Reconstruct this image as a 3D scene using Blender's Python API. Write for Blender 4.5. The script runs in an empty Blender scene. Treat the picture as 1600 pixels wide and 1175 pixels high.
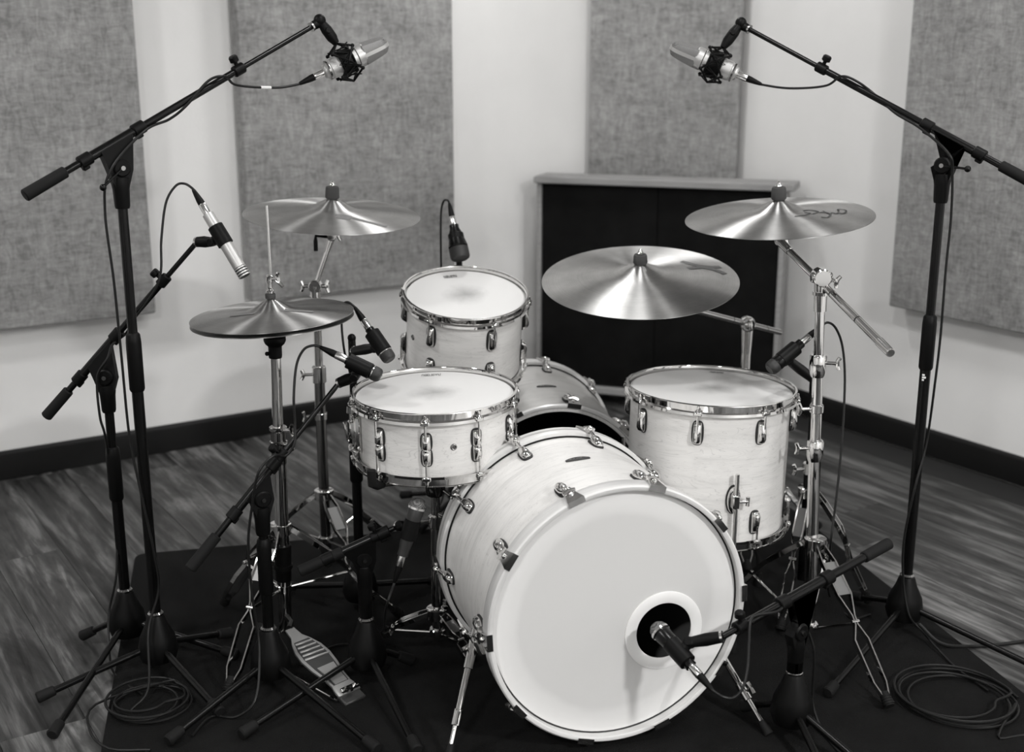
import bpy, bmesh, math, random
from mathutils import Vector as V, Matrix as M

random.seed(7)
SC = bpy.context.scene
COL = SC.collection
R = math.radians
PI = math.pi

# ------------------------------------------------------------------ camera
CAM_H, PITCH, FPX = 1.39, R(14.7), 1900.0
cam_data = bpy.data.cameras.new('camera')
cam = bpy.data.objects.new('camera', cam_data)
COL.objects.link(cam)
cam.location = (0, 0, CAM_H)
cam.rotation_euler = (PI / 2 - PITCH, 0, 0)
cam_data.sensor_width = 36
cam_data.lens = 36 * FPX / 1600
cam_data.clip_start = 0.05
cam_data.dof.use_dof = True
cam_data.dof.focus_distance = 2.68
cam_data.dof.aperture_fstop = 2.8
SC.camera = cam

# ------------------------------------------------------------------ world, lights, exposure
w = bpy.data.worlds.new('world')
SC.world = w
w.use_nodes = True
w.node_tree.nodes['Background'].inputs[0].default_value = (0.02, 0.02, 0.02, 1)
w.node_tree.nodes['Background'].inputs[1].default_value = 1.0
SC.view_settings.view_transform = 'Standard'
SC.view_settings.look = 'None'
SC.view_settings.gamma = 1
SC.view_settings.exposure = -0.43
SC.view_settings.use_curve_mapping = False

CEIL = 2.70
# round ceiling lights, the last two added as fill: x, y, diameter, watts
LIGHTS = [
    (0.25, 2.30, 0.30, 20),
    (-2.10, 2.05, 0.30, 37),
    (2.25, -0.45, 0.30, 195),
    (-0.90, -0.80, 0.30, 85),
    (1.60, 2.40, 0.30, 18),  # added lamp, unseen, lights the right wall and floor tom
    (0.15, 4.25, 0.30, 17),  # added lamp, unseen, brightens the corner walls and rear of the cymbals
]
for i, (x, y, dia, watt) in enumerate(LIGHTS):
    ld = bpy.data.lights.new('ceiling_lamp', 'AREA')
    ld.shape = 'DISK'
    ld.size = dia
    ld.energy = watt
    ld.color = (1.0, 0.995, 0.985)
    lo = bpy.data.objects.new('ceiling_lamp', ld)
    COL.objects.link(lo)
    lo.location = (x, y, CEIL - 0.035)

# ------------------------------------------------------------------ pixel helpers (photo frame 1600 x 1175)
CP, SP = math.cos(PITCH), math.sin(PITCH)
EYE = V((0, 0, CAM_H))


def ray(u, v):
    a, b = (u - 800) / FPX, (587.5 - v) / FPX
    return V((a, CP + b * SP, -SP + b * CP))


def atz(u, v, z=0.0):
    r = ray(u, v)
    return EYE + r * ((z - CAM_H) / r.z)


def aty(u, v, y):
    r = ray(u, v)
    return EYE + r * (y / r.y)


def atd(u, v, d):
    return EYE + ray(u, v) * d


# ------------------------------------------------------------------ mesh builder
I4 = M.Identity(4)


def T(x, y=None, z=None):
    return M.Translation(V((x, y, z)) if y is not None else V(x))


def RX(a): return M.Rotation(a, 4, 'X')
def RY(a): return M.Rotation(a, 4, 'Y')
def RZ(a): return M.Rotation(a, 4, 'Z')


def axm(p, q, up=V((0, 0, 1))):
    """matrix at p with local Z towards q, local Y as near to up as it gets"""
    p, q = V(p), V(q)
    z = (q - p).normalized()
    up = V(up)
    if abs(z.dot(up)) > 0.98:
        up = V((0, 1, 0))
    x = up.cross(z).normalized()
    y = z.cross(x)
    m = M((x, y, z)).transposed().to_4x4()
    m.translation = p
    return m


def spline(pts, n=8, closed=False):
    pts = [V(p) for p in pts]
    out = []
    k = len(pts)
    rng = range(k) if closed else range(k - 1)
    for i in rng:
        if closed:
            a, b, c, d = pts[(i - 1) % k], pts[i], pts[(i + 1) % k], pts[(i + 2) % k]
        else:
            b, c = pts[i], pts[i + 1]
            a = pts[i - 1] if i else b * 2 - c
            d = pts[i + 2] if i + 2 < k else c * 2 - b
        for j in range(n):
            t = j / n
            t2, t3 = t * t, t * t * t
            out.append(0.5 * ((2 * b) + (c - a) * t + (2 * a - 5 * b + 4 * c - d) * t2 + (3 * b - 3 * c + d - a) * t3))
    if not closed:
        out.append(pts[-1])
    return out


class MB:
    def __init__(self):
        self.v, self.f = [], []

    def add(self, vs, fs, m=None):
        o = len(self.v)
        if m is None:
            self.v += [V(p) for p in vs]
        else:
            self.v += [m @ V(p) for p in vs]
        self.f += [tuple(i + o for i in f) for f in fs]
        return self

    def lathe(self, prof, m=None, seg=24, closed=False, a0=0.0, a1=2 * PI, cap=True):
        full = abs(a1 - a0 - 2 * PI) < 1e-6
        n = seg if full else seg + 1
        vs, fs, rings = [], [], []
        for r, z in prof:
            if r < 1e-6:
                rings.append([len(vs)])
                vs.append((0, 0, z))
            else:
                rings.append(list(range(len(vs), len(vs) + n)))
                for k in range(n):
                    a = a0 + (a1 - a0) * k / seg
                    vs.append((r * math.cos(a), r * math.sin(a), z))
        pairs = list(zip(rings, rings[1:]))
        if closed:
            pairs.append((rings[-1], rings[0]))
        for A, Bq in pairs:
            for k in range(seg):
                k2 = (k + 1) % n
                if len(A) == 1 and len(Bq) == 1:
                    continue
                if len(A) == 1:
                    fs.append((A[0], Bq[k2], Bq[k]))
                elif len(Bq) == 1:
                    fs.append((A[k], A[k2], Bq[0]))
                else:
                    fs.append((A[k], A[k2], Bq[k2], Bq[k]))
        if cap and not closed and full:
            if len(rings[0]) > 1:
                fs.append(tuple(reversed(rings[0])))
            if len(rings[-1]) > 1:
                fs.append(tuple(rings[-1]))
        if closed and not full and cap:
            fs.append(tuple(r[0] for r in rings))
            fs.append(tuple(r[-1] for r in reversed(rings)))
        return self.add(vs, fs, m)

    def cyl(self, p, q, r, r2=None, seg=16, bev=0.0):
        L = (V(q) - V(p)).length
        r2 = r if r2 is None else r2
        if bev:
            prof = [(r - bev, 0), (r, bev), (r2, L - bev), (r2 - bev, L)]
        else:
            prof = [(r, 0), (r2, L)]
        return self.lathe(prof, axm(p, q), seg)

    def tube(self, pts, r, seg=8, closed=False, cap=True):
        pts = [V(p) for p in pts]
        n = len(pts)
        rs = r if isinstance(r, (list, tuple)) else [r] * n
        vs, fs = [], []
        nrm = None
        for i, p in enumerate(pts):
            if closed:
                t = (pts[(i + 1) % n] - pts[i - 1])
            else:
                t = pts[min(i + 1, n - 1)] - pts[max(i - 1, 0)]
            t = t.normalized() if t.length > 1e-9 else V((0, 0, 1))
            if nrm is None:
                up = V((0, 0, 1)) if abs(t.z) < 0.9 else V((1, 0, 0))
                nrm = (up - t * up.dot(t)).normalized()
            else:
                nrm = (nrm - t * nrm.dot(t))
                nrm = nrm.normalized() if nrm.length > 1e-6 else t.orthogonal().normalized()
            bn = t.cross(nrm)
            for k in range(seg):
                a = 2 * PI * k / seg
                vs.append(p + (nrm * math.cos(a) + bn * math.sin(a)) * rs[i])
        m = n if closed else n - 1
        for i in range(m):
            j = (i + 1) % n
            for k in range(seg):
                k2 = (k + 1) % seg
                fs.append((i * seg + k, i * seg + k2, j * seg + k2, j * seg + k))
        if cap and not closed:
            fs.append(tuple(reversed(range(seg))))
            fs.append(tuple(range((n - 1) * seg, n * seg)))
        return self.add(vs, fs)

    def box(self, size, m=None, bev=0.0, seg=1):
        bm = bmesh.new()
        bmesh.ops.create_cube(bm, size=1.0)
        bmesh.ops.scale(bm, vec=V(size), verts=bm.verts)
        if bev:
            bmesh.ops.bevel(bm, geom=list(bm.edges), offset=bev, segments=seg, affect='EDGES', profile=0.5)
        bm.verts.index_update()
        vs = [v.co.copy() for v in bm.verts]
        fs = [[v.index for v in f.verts] for f in bm.faces]
        bm.free()
        return self.add(vs, fs, m)

    def prism(self, poly, h, m=None, bev=0.0, seg=2):
        bm = bmesh.new()
        f = bm.faces.new([bm.verts.new((x, y, 0)) for x, y in poly])
        f.normal_update()
        if f.normal.z > 0:
            f.normal_flip()
        ret = bmesh.ops.extrude_face_region(bm, geom=[f])
        up = [e for e in ret['geom'] if isinstance(e, bmesh.types.BMVert)]
        bmesh.ops.translate(bm, vec=(0, 0, h), verts=up)
        bmesh.ops.recalc_face_normals(bm, faces=bm.faces)
        if bev:
            es = [e for e in bm.edges if abs(e.verts[0].co.z - e.verts[1].co.z) < 1e-6]
            bmesh.ops.bevel(bm, geom=es, offset=bev, segments=seg, affect='EDGES', profile=0.5)
        bm.verts.index_update()
        vs = [v.co.copy() for v in bm.verts]
        fs = [[v.index for v in f.verts] for f in bm.faces]
        bm.free()
        return self.add(vs, fs, m)

    def ball(self, c, r, seg=12, sz=1.0, m=None):
        prof = [(r * math.sin(PI * k / 8), -r * sz * math.cos(PI * k / 8)) for k in range(9)]
        prof[0], prof[-1] = (0, -r * sz), (0, r * sz)
        return self.lathe(prof, (m or I4) @ T(c) if m else T(c), seg)

    def torus(self, m, rad, r, seg=32, s2=8):
        prof = [(rad + r * math.cos(2 * PI * k / s2), r * math.sin(2 * PI * k / s2)) for k in range(s2)]
        return self.lathe(prof, m, seg, closed=True)


# ------------------------------------------------------------------ object helpers
MW = {}


def mesh(name, b, mat, smooth=True, angle=38):
    me = bpy.data.meshes.new(name)
    me.from_pydata([tuple(p) for p in b.v], [], b.f)
    me.update()
    bm = bmesh.new()
    bm.from_mesh(me)
    bmesh.ops.recalc_face_normals(bm, faces=bm.faces)
    bm.to_mesh(me)
    bm.free()
    if smooth:
        me.shade_smooth()
        me.set_sharp_from_angle(angle=R(angle))
    me.materials.append(mat)
    return me


def link(name, me, parent=None, mtx=None):
    o = bpy.data.objects.new(name, me)
    COL.objects.link(o)
    if parent is not None:
        o.parent = parent
    if mtx is not None:
        o.matrix_basis = mtx
    return o


def obj(name, b, mat, parent=None, world=False, label=None, mtx=None, **kw):
    """one mesh object; world=True means b holds world coordinates that are moved into the parent's frame"""
    if world and parent is not None:
        inv = MW[parent.name].inverted()
        b.v = [inv @ p for p in b.v]
    o = link(name, mesh(name, b, mat, **kw), parent, mtx)
    if parent is not None:
        MW[o.name] = MW[parent.name] @ (mtx or I4)
    else:
        MW[o.name] = mtx or I4
    if label:
        o['label'] = label
    return o


def inst(src, parent, mtx, name=None):
    o = link(name or src.name.split('.')[0], src.data, parent, mtx)
    MW[o.name] = MW[parent.name] @ mtx
    return o


def thing(name, label, cat, mtx, group=None):
    o = bpy.data.objects.new(name, None)
    COL.objects.link(o)
    o.empty_display_size = 0.05
    mtx = mtx if isinstance(mtx, M) else T(mtx)
    o.matrix_basis = mtx
    MW[o.name] = mtx
    return tag(o, label, cat, group)


def tag(o, label, cat, group=None):
    o['label'] = label
    o['category'] = cat
    if group:
        o['group'] = group
    return o


def struct(o, label=None):
    o['kind'] = 'structure'
    if label:
        o['label'] = label
    return o


# ------------------------------------------------------------------ materials
TINT = (1.0, 0.993, 0.983)
MAT = {}


def grey(v):
    return (v * TINT[0], v * TINT[1], v * TINT[2], 1)


def base_mat(name, v, rough=0.5, metal=0.0, **kw):
    m = bpy.data.materials.new(name)
    m.use_nodes = True
    nt = m.node_tree
    p = nt.nodes['Principled BSDF']
    p.inputs['Base Color'].default_value = grey(v)
    p.inputs['Roughness'].default_value = rough
    p.inputs['Metallic'].default_value = metal
    for k, val in kw.items():
        p.inputs[k.replace('_', ' ')].default_value = val
    MAT[name] = m
    return m, nt, p


def nd(nt, typ, **kw):
    n = nt.nodes.new(typ)
    for k, v in kw.items():
        if isinstance(v, tuple) and k.startswith('in'):
            pass
        setattr(n, k, v)
    return n


def coords(nt, scale=(1, 1, 1), kind='Object', rot=(0, 0, 0)):
    tc = nt.nodes.new('ShaderNodeTexCoord')
    mp = nt.nodes.new('ShaderNodeMapping')
    mp.inputs['Scale'].default_value = scale
    mp.inputs['Rotation'].default_value = rot
    nt.links.new(tc.outputs[kind], mp.inputs['Vector'])
    return mp.outputs['Vector']


def noise(nt, vec, scale, detail=3, rough=0.55, dist=0.0):
    n = nt.nodes.new('ShaderNodeTexNoise')
    n.inputs['Scale'].default_value = scale
    n.inputs['Detail'].default_value = detail
    n.inputs['Roughness'].default_value = rough
    n.inputs['Distortion'].default_value = dist
    nt.links.new(vec, n.inputs['Vector'])
    return n.outputs['Fac']


def ramp(nt, fac, stops):
    r = nt.nodes.new('ShaderNodeValToRGB')
    el = r.color_ramp.elements
    while len(el) < len(stops):
        el.new(0.5)
    for e, (p, v) in zip(el, stops):
        e.position = p
        e.color = grey(v)
    nt.links.new(fac, r.inputs['Fac'])
    return r.outputs['Color']


def mixc(nt, a, b, fac, mode='MIX'):
    m = nt.nodes.new('ShaderNodeMix')
    m.data_type = 'RGBA'
    m.blend_type = mode
    for s, x in ((m.inputs['A'], a), (m.inputs['B'], b)):
        pass
    ia, ib, iff = m.inputs[6], m.inputs[7], m.inputs[0]
    for s, x in ((ia, a), (ib, b), (iff, fac)):
        if hasattr(x, 'is_linked') or hasattr(x, 'links'):
            nt.links.new(x, s)
        else:
            s.default_value = x
    return m.outputs[2]


def math_n(nt, op, a, b=None):
    n = nt.nodes.new('ShaderNodeMath')
    n.operation = op
    for s, x in zip(n.inputs, (a, b)):
        if x is None:
            continue
        if hasattr(x, 'links'):
            nt.links.new(x, s)
        else:
            s.default_value = x
    return n.outputs[0]


def bump(nt, p, h, strength=0.3, dist=0.002):
    b = nt.nodes.new('ShaderNodeBump')
    b.inputs['Strength'].default_value = strength
    b.inputs['Distance'].default_value = dist
    nt.links.new(h, b.inputs['Height'])
    nt.links.new(b.outputs['Normal'], p.inputs['Normal'])


def make_materials():
    L = lambda nt, a, b: nt.links.new(a, b)
    # painted wall: fine roller stipple
    m, nt, p = base_mat('wall_paint', 0.74, 0.85)
    c = coords(nt)
    L(nt, ramp(nt, noise(nt, c, 3.0, 4), [(0.3, 0.79), (0.7, 0.84)]), p.inputs['Base Color'])
    bump(nt, p, noise(nt, c, 90, 3), 0.25, 0.002)
    m, nt, p = base_mat('ceiling_paint', 0.62, 0.9)
    bump(nt, p, noise(nt, coords(nt), 60, 3), 0.2, 0.002)
    # acoustic panel cloth: cross-hatched, mottled weave
    m, nt, p = base_mat('panel_cloth', 0.2, 0.95, Sheen_Weight=0.15)
    h = noise(nt, coords(nt, (20, 20, 68)), 1.0, 3, 0.6, 1.0)
    v = noise(nt, coords(nt, (62, 62, 18)), 1.0, 3, 0.6, 1.0)
    big = noise(nt, coords(nt), 4, 3)
    hv = math_n(nt, 'ADD', math_n(nt, 'ADD', h, v), math_n(nt, 'MULTIPLY', big, 0.6))
    L(nt, ramp(nt, math_n(nt, 'MULTIPLY', hv, 0.385), [(0.38, 0.18), (0.5, 0.275), (0.63, 0.38)]), p.inputs['Base Color'])
    bump(nt, p, noise(nt, coords(nt), 260, 2), 0.5, 0.002)
    # gobo
    m, nt, p = base_mat('black_cloth', 0.010, 0.95, Specular_IOR_Level=0.12)
    L(nt, ramp(nt, noise(nt, coords(nt), 7, 5, 0.65), [(0.3, 0.004), (0.75, 0.010)]), p.inputs['Base Color'])
    bump(nt, p, noise(nt, coords(nt), 220, 2), 0.5, 0.002)
    m, nt, p = base_mat('grey_board', 0.26, 0.7)
    L(nt, ramp(nt, noise(nt, coords(nt, (3, 3, 30)), 2, 4), [(0.3, 0.25), (0.7, 0.33)]), p.inputs['Base Color'])
    base_mat('baseboard_black', 0.006, 0.5, Specular_IOR_Level=0.25)
    # floor planks
    m, nt, p = base_mat('plank_wood', 0.06, 0.5, Specular_IOR_Level=0.3)
    oi = nt.nodes.new('ShaderNodeObjectInfo')
    tc = nt.nodes.new('ShaderNodeTexCoord')
    off = nt.nodes.new('ShaderNodeVectorMath')
    off.operation = 'MULTIPLY_ADD'
    cb = nt.nodes.new('ShaderNodeCombineXYZ')
    L(nt, oi.outputs['Random'], cb.inputs[0])
    L(nt, oi.outputs['Random'], cb.inputs[1])
    L(nt, cb.outputs[0], off.inputs[0])
    off.inputs[1].default_value = (31.7, 17.3, 0)
    L(nt, tc.outputs['Object'], off.inputs[2])
    mp = nt.nodes.new('ShaderNodeMapping')
    mp.inputs['Scale'].default_value = (30, 2.2, 30)
    L(nt, off.outputs[0], mp.inputs['Vector'])
    mp2 = nt.nodes.new('ShaderNodeMapping')
    mp2.inputs['Scale'].default_value = (9, 2.4, 9)
    L(nt, off.outputs[0], mp2.inputs['Vector'])
    g1 = noise(nt, mp.outputs[0], 1.0, 6, 0.65, 0.6)
    g2 = noise(nt, mp2.outputs[0], 1.0, 5, 0.6, 0.8)
    g = math_n(nt, 'ADD', math_n(nt, 'MULTIPLY', g1, 0.58), math_n(nt, 'MULTIPLY', g2, 0.42))
    colr = ramp(nt, g, [(0.37, 0.009), (0.5, 0.054), (0.64, 0.19)])
    vr = nt.nodes.new('ShaderNodeMapRange')
    vr.inputs['To Min'].default_value = 0.62
    vr.inputs['To Max'].default_value = 1.3
    L(nt, oi.outputs['Random'], vr.inputs['Value'])
    hsv = nt.nodes.new('ShaderNodeHueSaturation')
    L(nt, vr.outputs[0], hsv.inputs['Value'])
    L(nt, colr, hsv.inputs['Color'])
    L(nt, hsv.outputs[0], p.inputs['Base Color'])
    bump(nt, p, g1, 0.15, 0.001)
    base_mat('plank_gap', 0.008, 0.9)
    # rug
    m, nt, p = base_mat('rug_pile', 0.006, 1.0)
    p.inputs['Specular IOR Level'].default_value = 0.15
    L(nt, ramp(nt, noise(nt, coords(nt), 6, 6, 0.7), [(0.3, 0.003), (0.75, 0.008)]), p.inputs['Base Color'])
    bump(nt, p, noise(nt, coords(nt), 400, 2), 0.7, 0.004)
    # maple shells
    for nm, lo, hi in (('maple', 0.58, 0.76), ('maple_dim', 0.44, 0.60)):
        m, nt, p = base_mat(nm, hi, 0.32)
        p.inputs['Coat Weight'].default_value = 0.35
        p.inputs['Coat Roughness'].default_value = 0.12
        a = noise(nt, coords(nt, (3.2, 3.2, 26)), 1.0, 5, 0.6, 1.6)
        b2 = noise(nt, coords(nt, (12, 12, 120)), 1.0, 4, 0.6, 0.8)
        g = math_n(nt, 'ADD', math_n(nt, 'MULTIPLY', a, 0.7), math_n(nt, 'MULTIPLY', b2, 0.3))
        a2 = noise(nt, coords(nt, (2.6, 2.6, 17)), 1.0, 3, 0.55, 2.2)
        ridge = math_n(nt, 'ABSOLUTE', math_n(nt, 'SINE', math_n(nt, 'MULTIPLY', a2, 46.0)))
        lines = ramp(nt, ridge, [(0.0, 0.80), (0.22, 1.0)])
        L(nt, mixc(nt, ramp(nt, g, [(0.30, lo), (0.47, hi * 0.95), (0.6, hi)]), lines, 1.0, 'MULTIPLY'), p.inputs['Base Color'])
    m, nt, p = base_mat('hoop_wood', 0.66, 0.3)
    p.inputs['Coat Weight'].default_value = 0.3
    p.inputs['Coat Roughness'].default_value = 0.15
    L(nt, ramp(nt, noise(nt, coords(nt, (4, 4, 90)), 1.0, 4, 0.6, 1.0), [(0.3, 0.56), (0.6, 0.68)]), p.inputs['Base Color'])
    base_mat('hoop_inlay', 0.42, 0.35)
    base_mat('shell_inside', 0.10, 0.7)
    # coated drum heads: white with the grey wear of stick hits
    m, nt, p = base_mat('coated_head', 0.86, 0.6)
    tc = nt.nodes.new('ShaderNodeTexCoord')
    ln = nt.nodes.new('ShaderNodeVectorMath')
    ln.operation = 'LENGTH'
    mp = nt.nodes.new('ShaderNodeMapping')
    mp.inputs['Scale'].default_value = (1, 1, 0)
    L(nt, tc.outputs['Object'], mp.inputs['Vector'])
    L(nt, mp.outputs[0], ln.inputs[0])
    nz = noise(nt, mp.outputs[0], 26, 5, 0.7)
    nb = noise(nt, mp.outputs[0], 9, 3, 0.6)
    d = math_n(nt, 'ADD', math_n(nt, 'MULTIPLY', ln.outputs['Value'], 9.5), math_n(nt, 'MULTIPLY', nz, 0.5))
    d = math_n(nt, 'ADD', d, math_n(nt, 'MULTIPLY', nb, 0.25))
    L(nt, ramp(nt, d, [(0.40, 0.36), (0.65, 0.49), (0.85, 0.59), (1.0, 0.645)]), p.inputs['Base Color'])
    bump(nt, p, noise(nt, mp.outputs[0], 500, 2), 0.12, 0.0005)
    m, nt, p = base_mat('kick_head', 0.74, 0.55)
    tc = nt.nodes.new('ShaderNodeTexCoord')
    ln = nt.nodes.new('ShaderNodeVectorMath')
    ln.operation = 'LENGTH'
    mp = nt.nodes.new('ShaderNodeMapping')
    mp.inputs['Scale'].default_value = (1, 1, 0)
    L(nt, tc.outputs['Object'], mp.inputs['Vector'])
    L(nt, mp.outputs[0], ln.inputs[0])
    nz = noise(nt, mp.outputs[0], 5, 3, 0.6)
    d = math_n(nt, 'ADD', ln.outputs['Value'], math_n(nt, 'MULTIPLY', nz, 0.03))
    L(nt, ramp(nt, d, [(0.222, 0.64), (0.236, 0.72), (0.255, 0.75)]), p.inputs['Base Color'])
    bump(nt, p, noise(nt, mp.outputs[0], 450, 2), 0.15, 0.0005)
    base_mat('port_ring_white', 0.86, 0.4)
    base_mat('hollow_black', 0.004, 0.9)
    # metals and plastics
    base_mat('chrome', 0.70, 0.06, 1.0)
    base_mat('chrome_soft', 0.72, 0.18, 1.0)
    base_mat('leg_plate', 0.14, 0.40, 0.8)
    base_mat('mic_charcoal', 0.022, 0.42, Specular_IOR_Level=0.4)
    base_mat('dark_chrome', 0.30, 0.16, 1.0)
    m, nt, p = base_mat('black_metal', 0.003, 0.26, Specular_IOR_Level=0.24)
    m, nt, p = base_mat('black_plastic', 0.003, 0.46, Specular_IOR_Level=0.14)
    base_mat('black_rubber', 0.006, 0.7, Specular_IOR_Level=0.2)
    base_mat('cable_rubber', 0.006, 0.45, Specular_IOR_Level=0.3)
    base_mat('gasket', 0.012, 0.6)
    base_mat('dark_print', 0.035, 0.6)
    base_mat('faint_print', 0.16, 0.6)
    base_mat('white_tape', 0.75, 0.6)
    base_mat('felt', 0.05, 1.0)
    m, nt, p = base_mat('mic_silver', 0.52, 0.42, 0.75)
    bump(nt, p, noise(nt, coords(nt), 700, 2), 0.08, 0.0004)
    m, nt, p = base_mat('mic_mesh', 0.2, 0.5, 0.45)
    ch = nt.nodes.new('ShaderNodeTexChecker')
    ch.inputs['Scale'].default_value = 900
    L(nt, coords(nt), ch.inputs['Vector'])
    L(nt, mixc(nt, grey(0.08), grey(0.30), ch.outputs['Fac']), p.inputs['Base Color'])
    m, nt, p = base_mat('grille_dark', 0.02, 0.55, 0.3)
    ch = nt.nodes.new('ShaderNodeTexChecker')
    ch.inputs['Scale'].default_value = 700
    L(nt, coords(nt), ch.inputs['Vector'])
    L(nt, mixc(nt, grey(0.006), grey(0.05), ch.outputs['Fac']), p.inputs['Base Color'])
    m, nt, p = base_mat('grille_mid', 0.1, 0.5, 0.5)
    ch = nt.nodes.new('ShaderNodeTexChecker')
    ch.inputs['Scale'].default_value = 420
    L(nt, coords(nt), ch.inputs['Vector'])
    L(nt, mixc(nt, grey(0.02), grey(0.22), ch.outputs['Fac']), p.inputs['Base Color'])
    m, nt, p = base_mat('pedal_metal', 0.34, 0.42, 0.7)
    base_mat('pedal_dark', 0.04, 0.5, 0.4)
    # cymbals: turned bronze, grooves run round the centre
    for nm, v, hammer in (('cymbal', 0.40, 0.10), ('cymbal_hammered', 0.44, 0.35), ('cymbal_dark', 0.34, 0.08)):
        m, nt, p = base_mat(nm, v, 0.36, 1.0)
        p.inputs['Anisotropic'].default_value = 0.97
        tg = nt.nodes.new('ShaderNodeTangent')
        tg.direction_type = 'RADIAL'
        tg.axis = 'Z'
        L(nt, tg.outputs[0], p.inputs['Tangent'])
        p.inputs['Anisotropic Rotation'].default_value = 0.25
        tc = nt.nodes.new('ShaderNodeTexCoord')
        mp = nt.nodes.new('ShaderNodeMapping')
        mp.inputs['Scale'].default_value = (1, 1, 0)
        L(nt, tc.outputs['Object'], mp.inputs['Vector'])
        ln = nt.nodes.new('ShaderNodeVectorMath')
        ln.operation = 'LENGTH'
        L(nt, mp.outputs[0], ln.inputs[0])
        cx = nt.nodes.new('ShaderNodeCombineXYZ')
        L(nt, math_n(nt, 'MULTIPLY', ln.outputs['Value'], 420.0), cx.inputs[0])
        groove = noise(nt, cx.outputs[0], 1.0, 3, 0.7)
        blot = noise(nt, mp.outputs[0], 11, 4, 0.6)
        L(nt, ramp(nt, math_n(nt, 'ADD', math_n(nt, 'MULTIPLY', groove, 0.5), math_n(nt, 'MULTIPLY', blot, 0.5)),
                   [(0.35, v * 0.72), (0.65, v * 1.22)]), p.inputs['Base Color'])
        ham = noise(nt, mp.outputs[0], 55, 1, 0.4)
        bump(nt, p, math_n(nt, 'ADD', math_n(nt, 'MULTIPLY', groove, 0.15), math_n(nt, 'MULTIPLY', ham, hammer)), 0.25, 0.0012)
    m, nt, p = base_mat('lamp_diffuser', 0.9, 0.5)
    p.inputs['Emission Color'].default_value = (1, 0.985, 0.965, 1)
    p.inputs['Emission Strength'].default_value = 6.0
    base_mat('lamp_housing', 0.6, 0.5)


make_materials()

# ------------------------------------------------------------------ the room
WA = R(57.2)
DL = V((math.sin(WA), math.cos(WA), 0))        # along the left wall, towards the far corner
DR = V((-math.cos(WA), math.sin(WA), 0))       # along the right wall, towards the far corner
NL = V((math.cos(WA), -math.sin(WA), 0))       # left wall normal, into the room
NR = V((-math.sin(WA), -math.cos(WA), 0))      # right wall normal, into the room
CORNER = V((0.670, 5.462, 0))
LEN_L, LEN_R = 6.4, 7.0


def frame(o, x, z=V((0, 0, 1))):
    """matrix with local X along x, local Z up"""
    x = V(x).normalized()
    y = V(z).cross(x)
    m = M((x, y, V(z))).transposed().to_4x4()
    m.translation = V(o)
    return m


TH = 0.12
F_L = frame(CORNER, -DL)     # local X runs from the far corner along the left wall; local Y points out of the room (z cross x)
F_R = frame(CORNER, -DR)


def wall_slab(name, m, length, out):
    b = MB().box((length, TH, CEIL + 0.1), m @ T(length / 2, out * TH / 2, (CEIL + 0.1) / 2 - 0.05))
    return struct(obj(name, b, MAT['wall_paint']))


out_l = -1 if (F_L.to_3x3() @ V((0, 1, 0))).dot(NL) > 0 else 1
out_r = -1 if (F_R.to_3x3() @ V((0, 1, 0))).dot(NR) > 0 else 1
wall_slab('wall_left', F_L, LEN_L, out_l)['label'] = 'white painted wall carrying two grey acoustic panels'
wall_slab('wall_right', F_R, LEN_R, out_r)['label'] = 'white painted wall behind the tall stand with the boom pointing out of frame'
F_B = frame(CORNER - DL * LEN_L, -DR)
wall_slab('wall_back', F_B, LEN_R, -out_r)
F_S = frame(CORNER - DR * LEN_R, -DL)
wall_slab('wall_side', F_S, LEN_L, -out_l)
ctr = CORNER - DL * LEN_L / 2 - DR * LEN_R / 2
FLOOR_M = frame(ctr, -DL)
struct(obj('ceiling', MB().box((LEN_L + .2, LEN_R + .2, 0.1), FLOOR_M @ T(0, 0, CEIL + 0.05)), MAT['ceiling_paint']))


def baseboard(name, m, length, out):
    prof = [(0, 0.002), (0.013, 0.002), (0.013, 0.085), (0.010, 0.096), (0.005, 0.100), (0, 0.100)]
    vs, fs = [], []
    for x in (0.0, length):
        vs += [(x, -out * a, z) for a, z in prof]
    n = len(prof)
    for k in range(n):
        fs.append((k, (k + 1) % n, n + (k + 1) % n, n + k))
    fs += [tuple(range(n)), tuple(range(2 * n - 1, n - 1, -1))]
    return struct(obj(name, MB().add(vs, fs, m), MAT['baseboard_black']))


baseboard('baseboard_left', F_L, LEN_L, out_l)['label'] = 'black baseboard along the foot of the two-panel wall'
baseboard('baseboard_right', F_R, LEN_R, out_r)['label'] = 'black baseboard along the foot of the one-panel wall'

# floor: a dark screed with single planks laid parallel to the right wall
floor = struct(obj('floor', MB().box((LEN_R + .2, LEN_L + .2, 0.08), T(0, 0, -0.0445)), MAT['plank_gap'],
                   mtx=frame(ctr, -DR)), 'dark grey wood plank floor')
PW, PL = 0.178, 1.22
fm = MW[floor.name]
nrow = int(LEN_L / PW) + 1
# local frame of the floor: X along -DR (length of the planks), Y across
plank_me = mesh('plank', MB().box((PW - 0.0010, PL - 0.0010, 0.008), T(0, 0, 0), bev=0.0006), MAT['plank_wood'])
for r_ in range(nrow):
    yy = -LEN_L / 2 + (r_ + 0.5) * PW
    if yy + PW / 2 > LEN_L / 2:
        continue
    x0 = -LEN_R / 2 - random.uniform(0, PL)
    while x0 < LEN_R / 2:
        lo, hi = max(x0, -LEN_R / 2), min(x0 + PL, LEN_R / 2)
        x0 += PL
        if hi - lo < 0.02:
            continue
        wpt = fm @ V(((lo + hi) / 2, yy, 0))
        if wpt.y < 0.3 or wpt.x < -3.4 or wpt.x > 3.4:
            continue
        me_ = plank_me if hi - lo > PL - 1e-4 else mesh(
            'plank', MB().box((PW - 0.0010, hi - lo - 0.0010, 0.008), bev=0.0006), MAT['plank_wood'])
        link('plank', me_, floor, T((lo + hi) / 2, yy, -0.0042) @ RZ(PI / 2))

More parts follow.
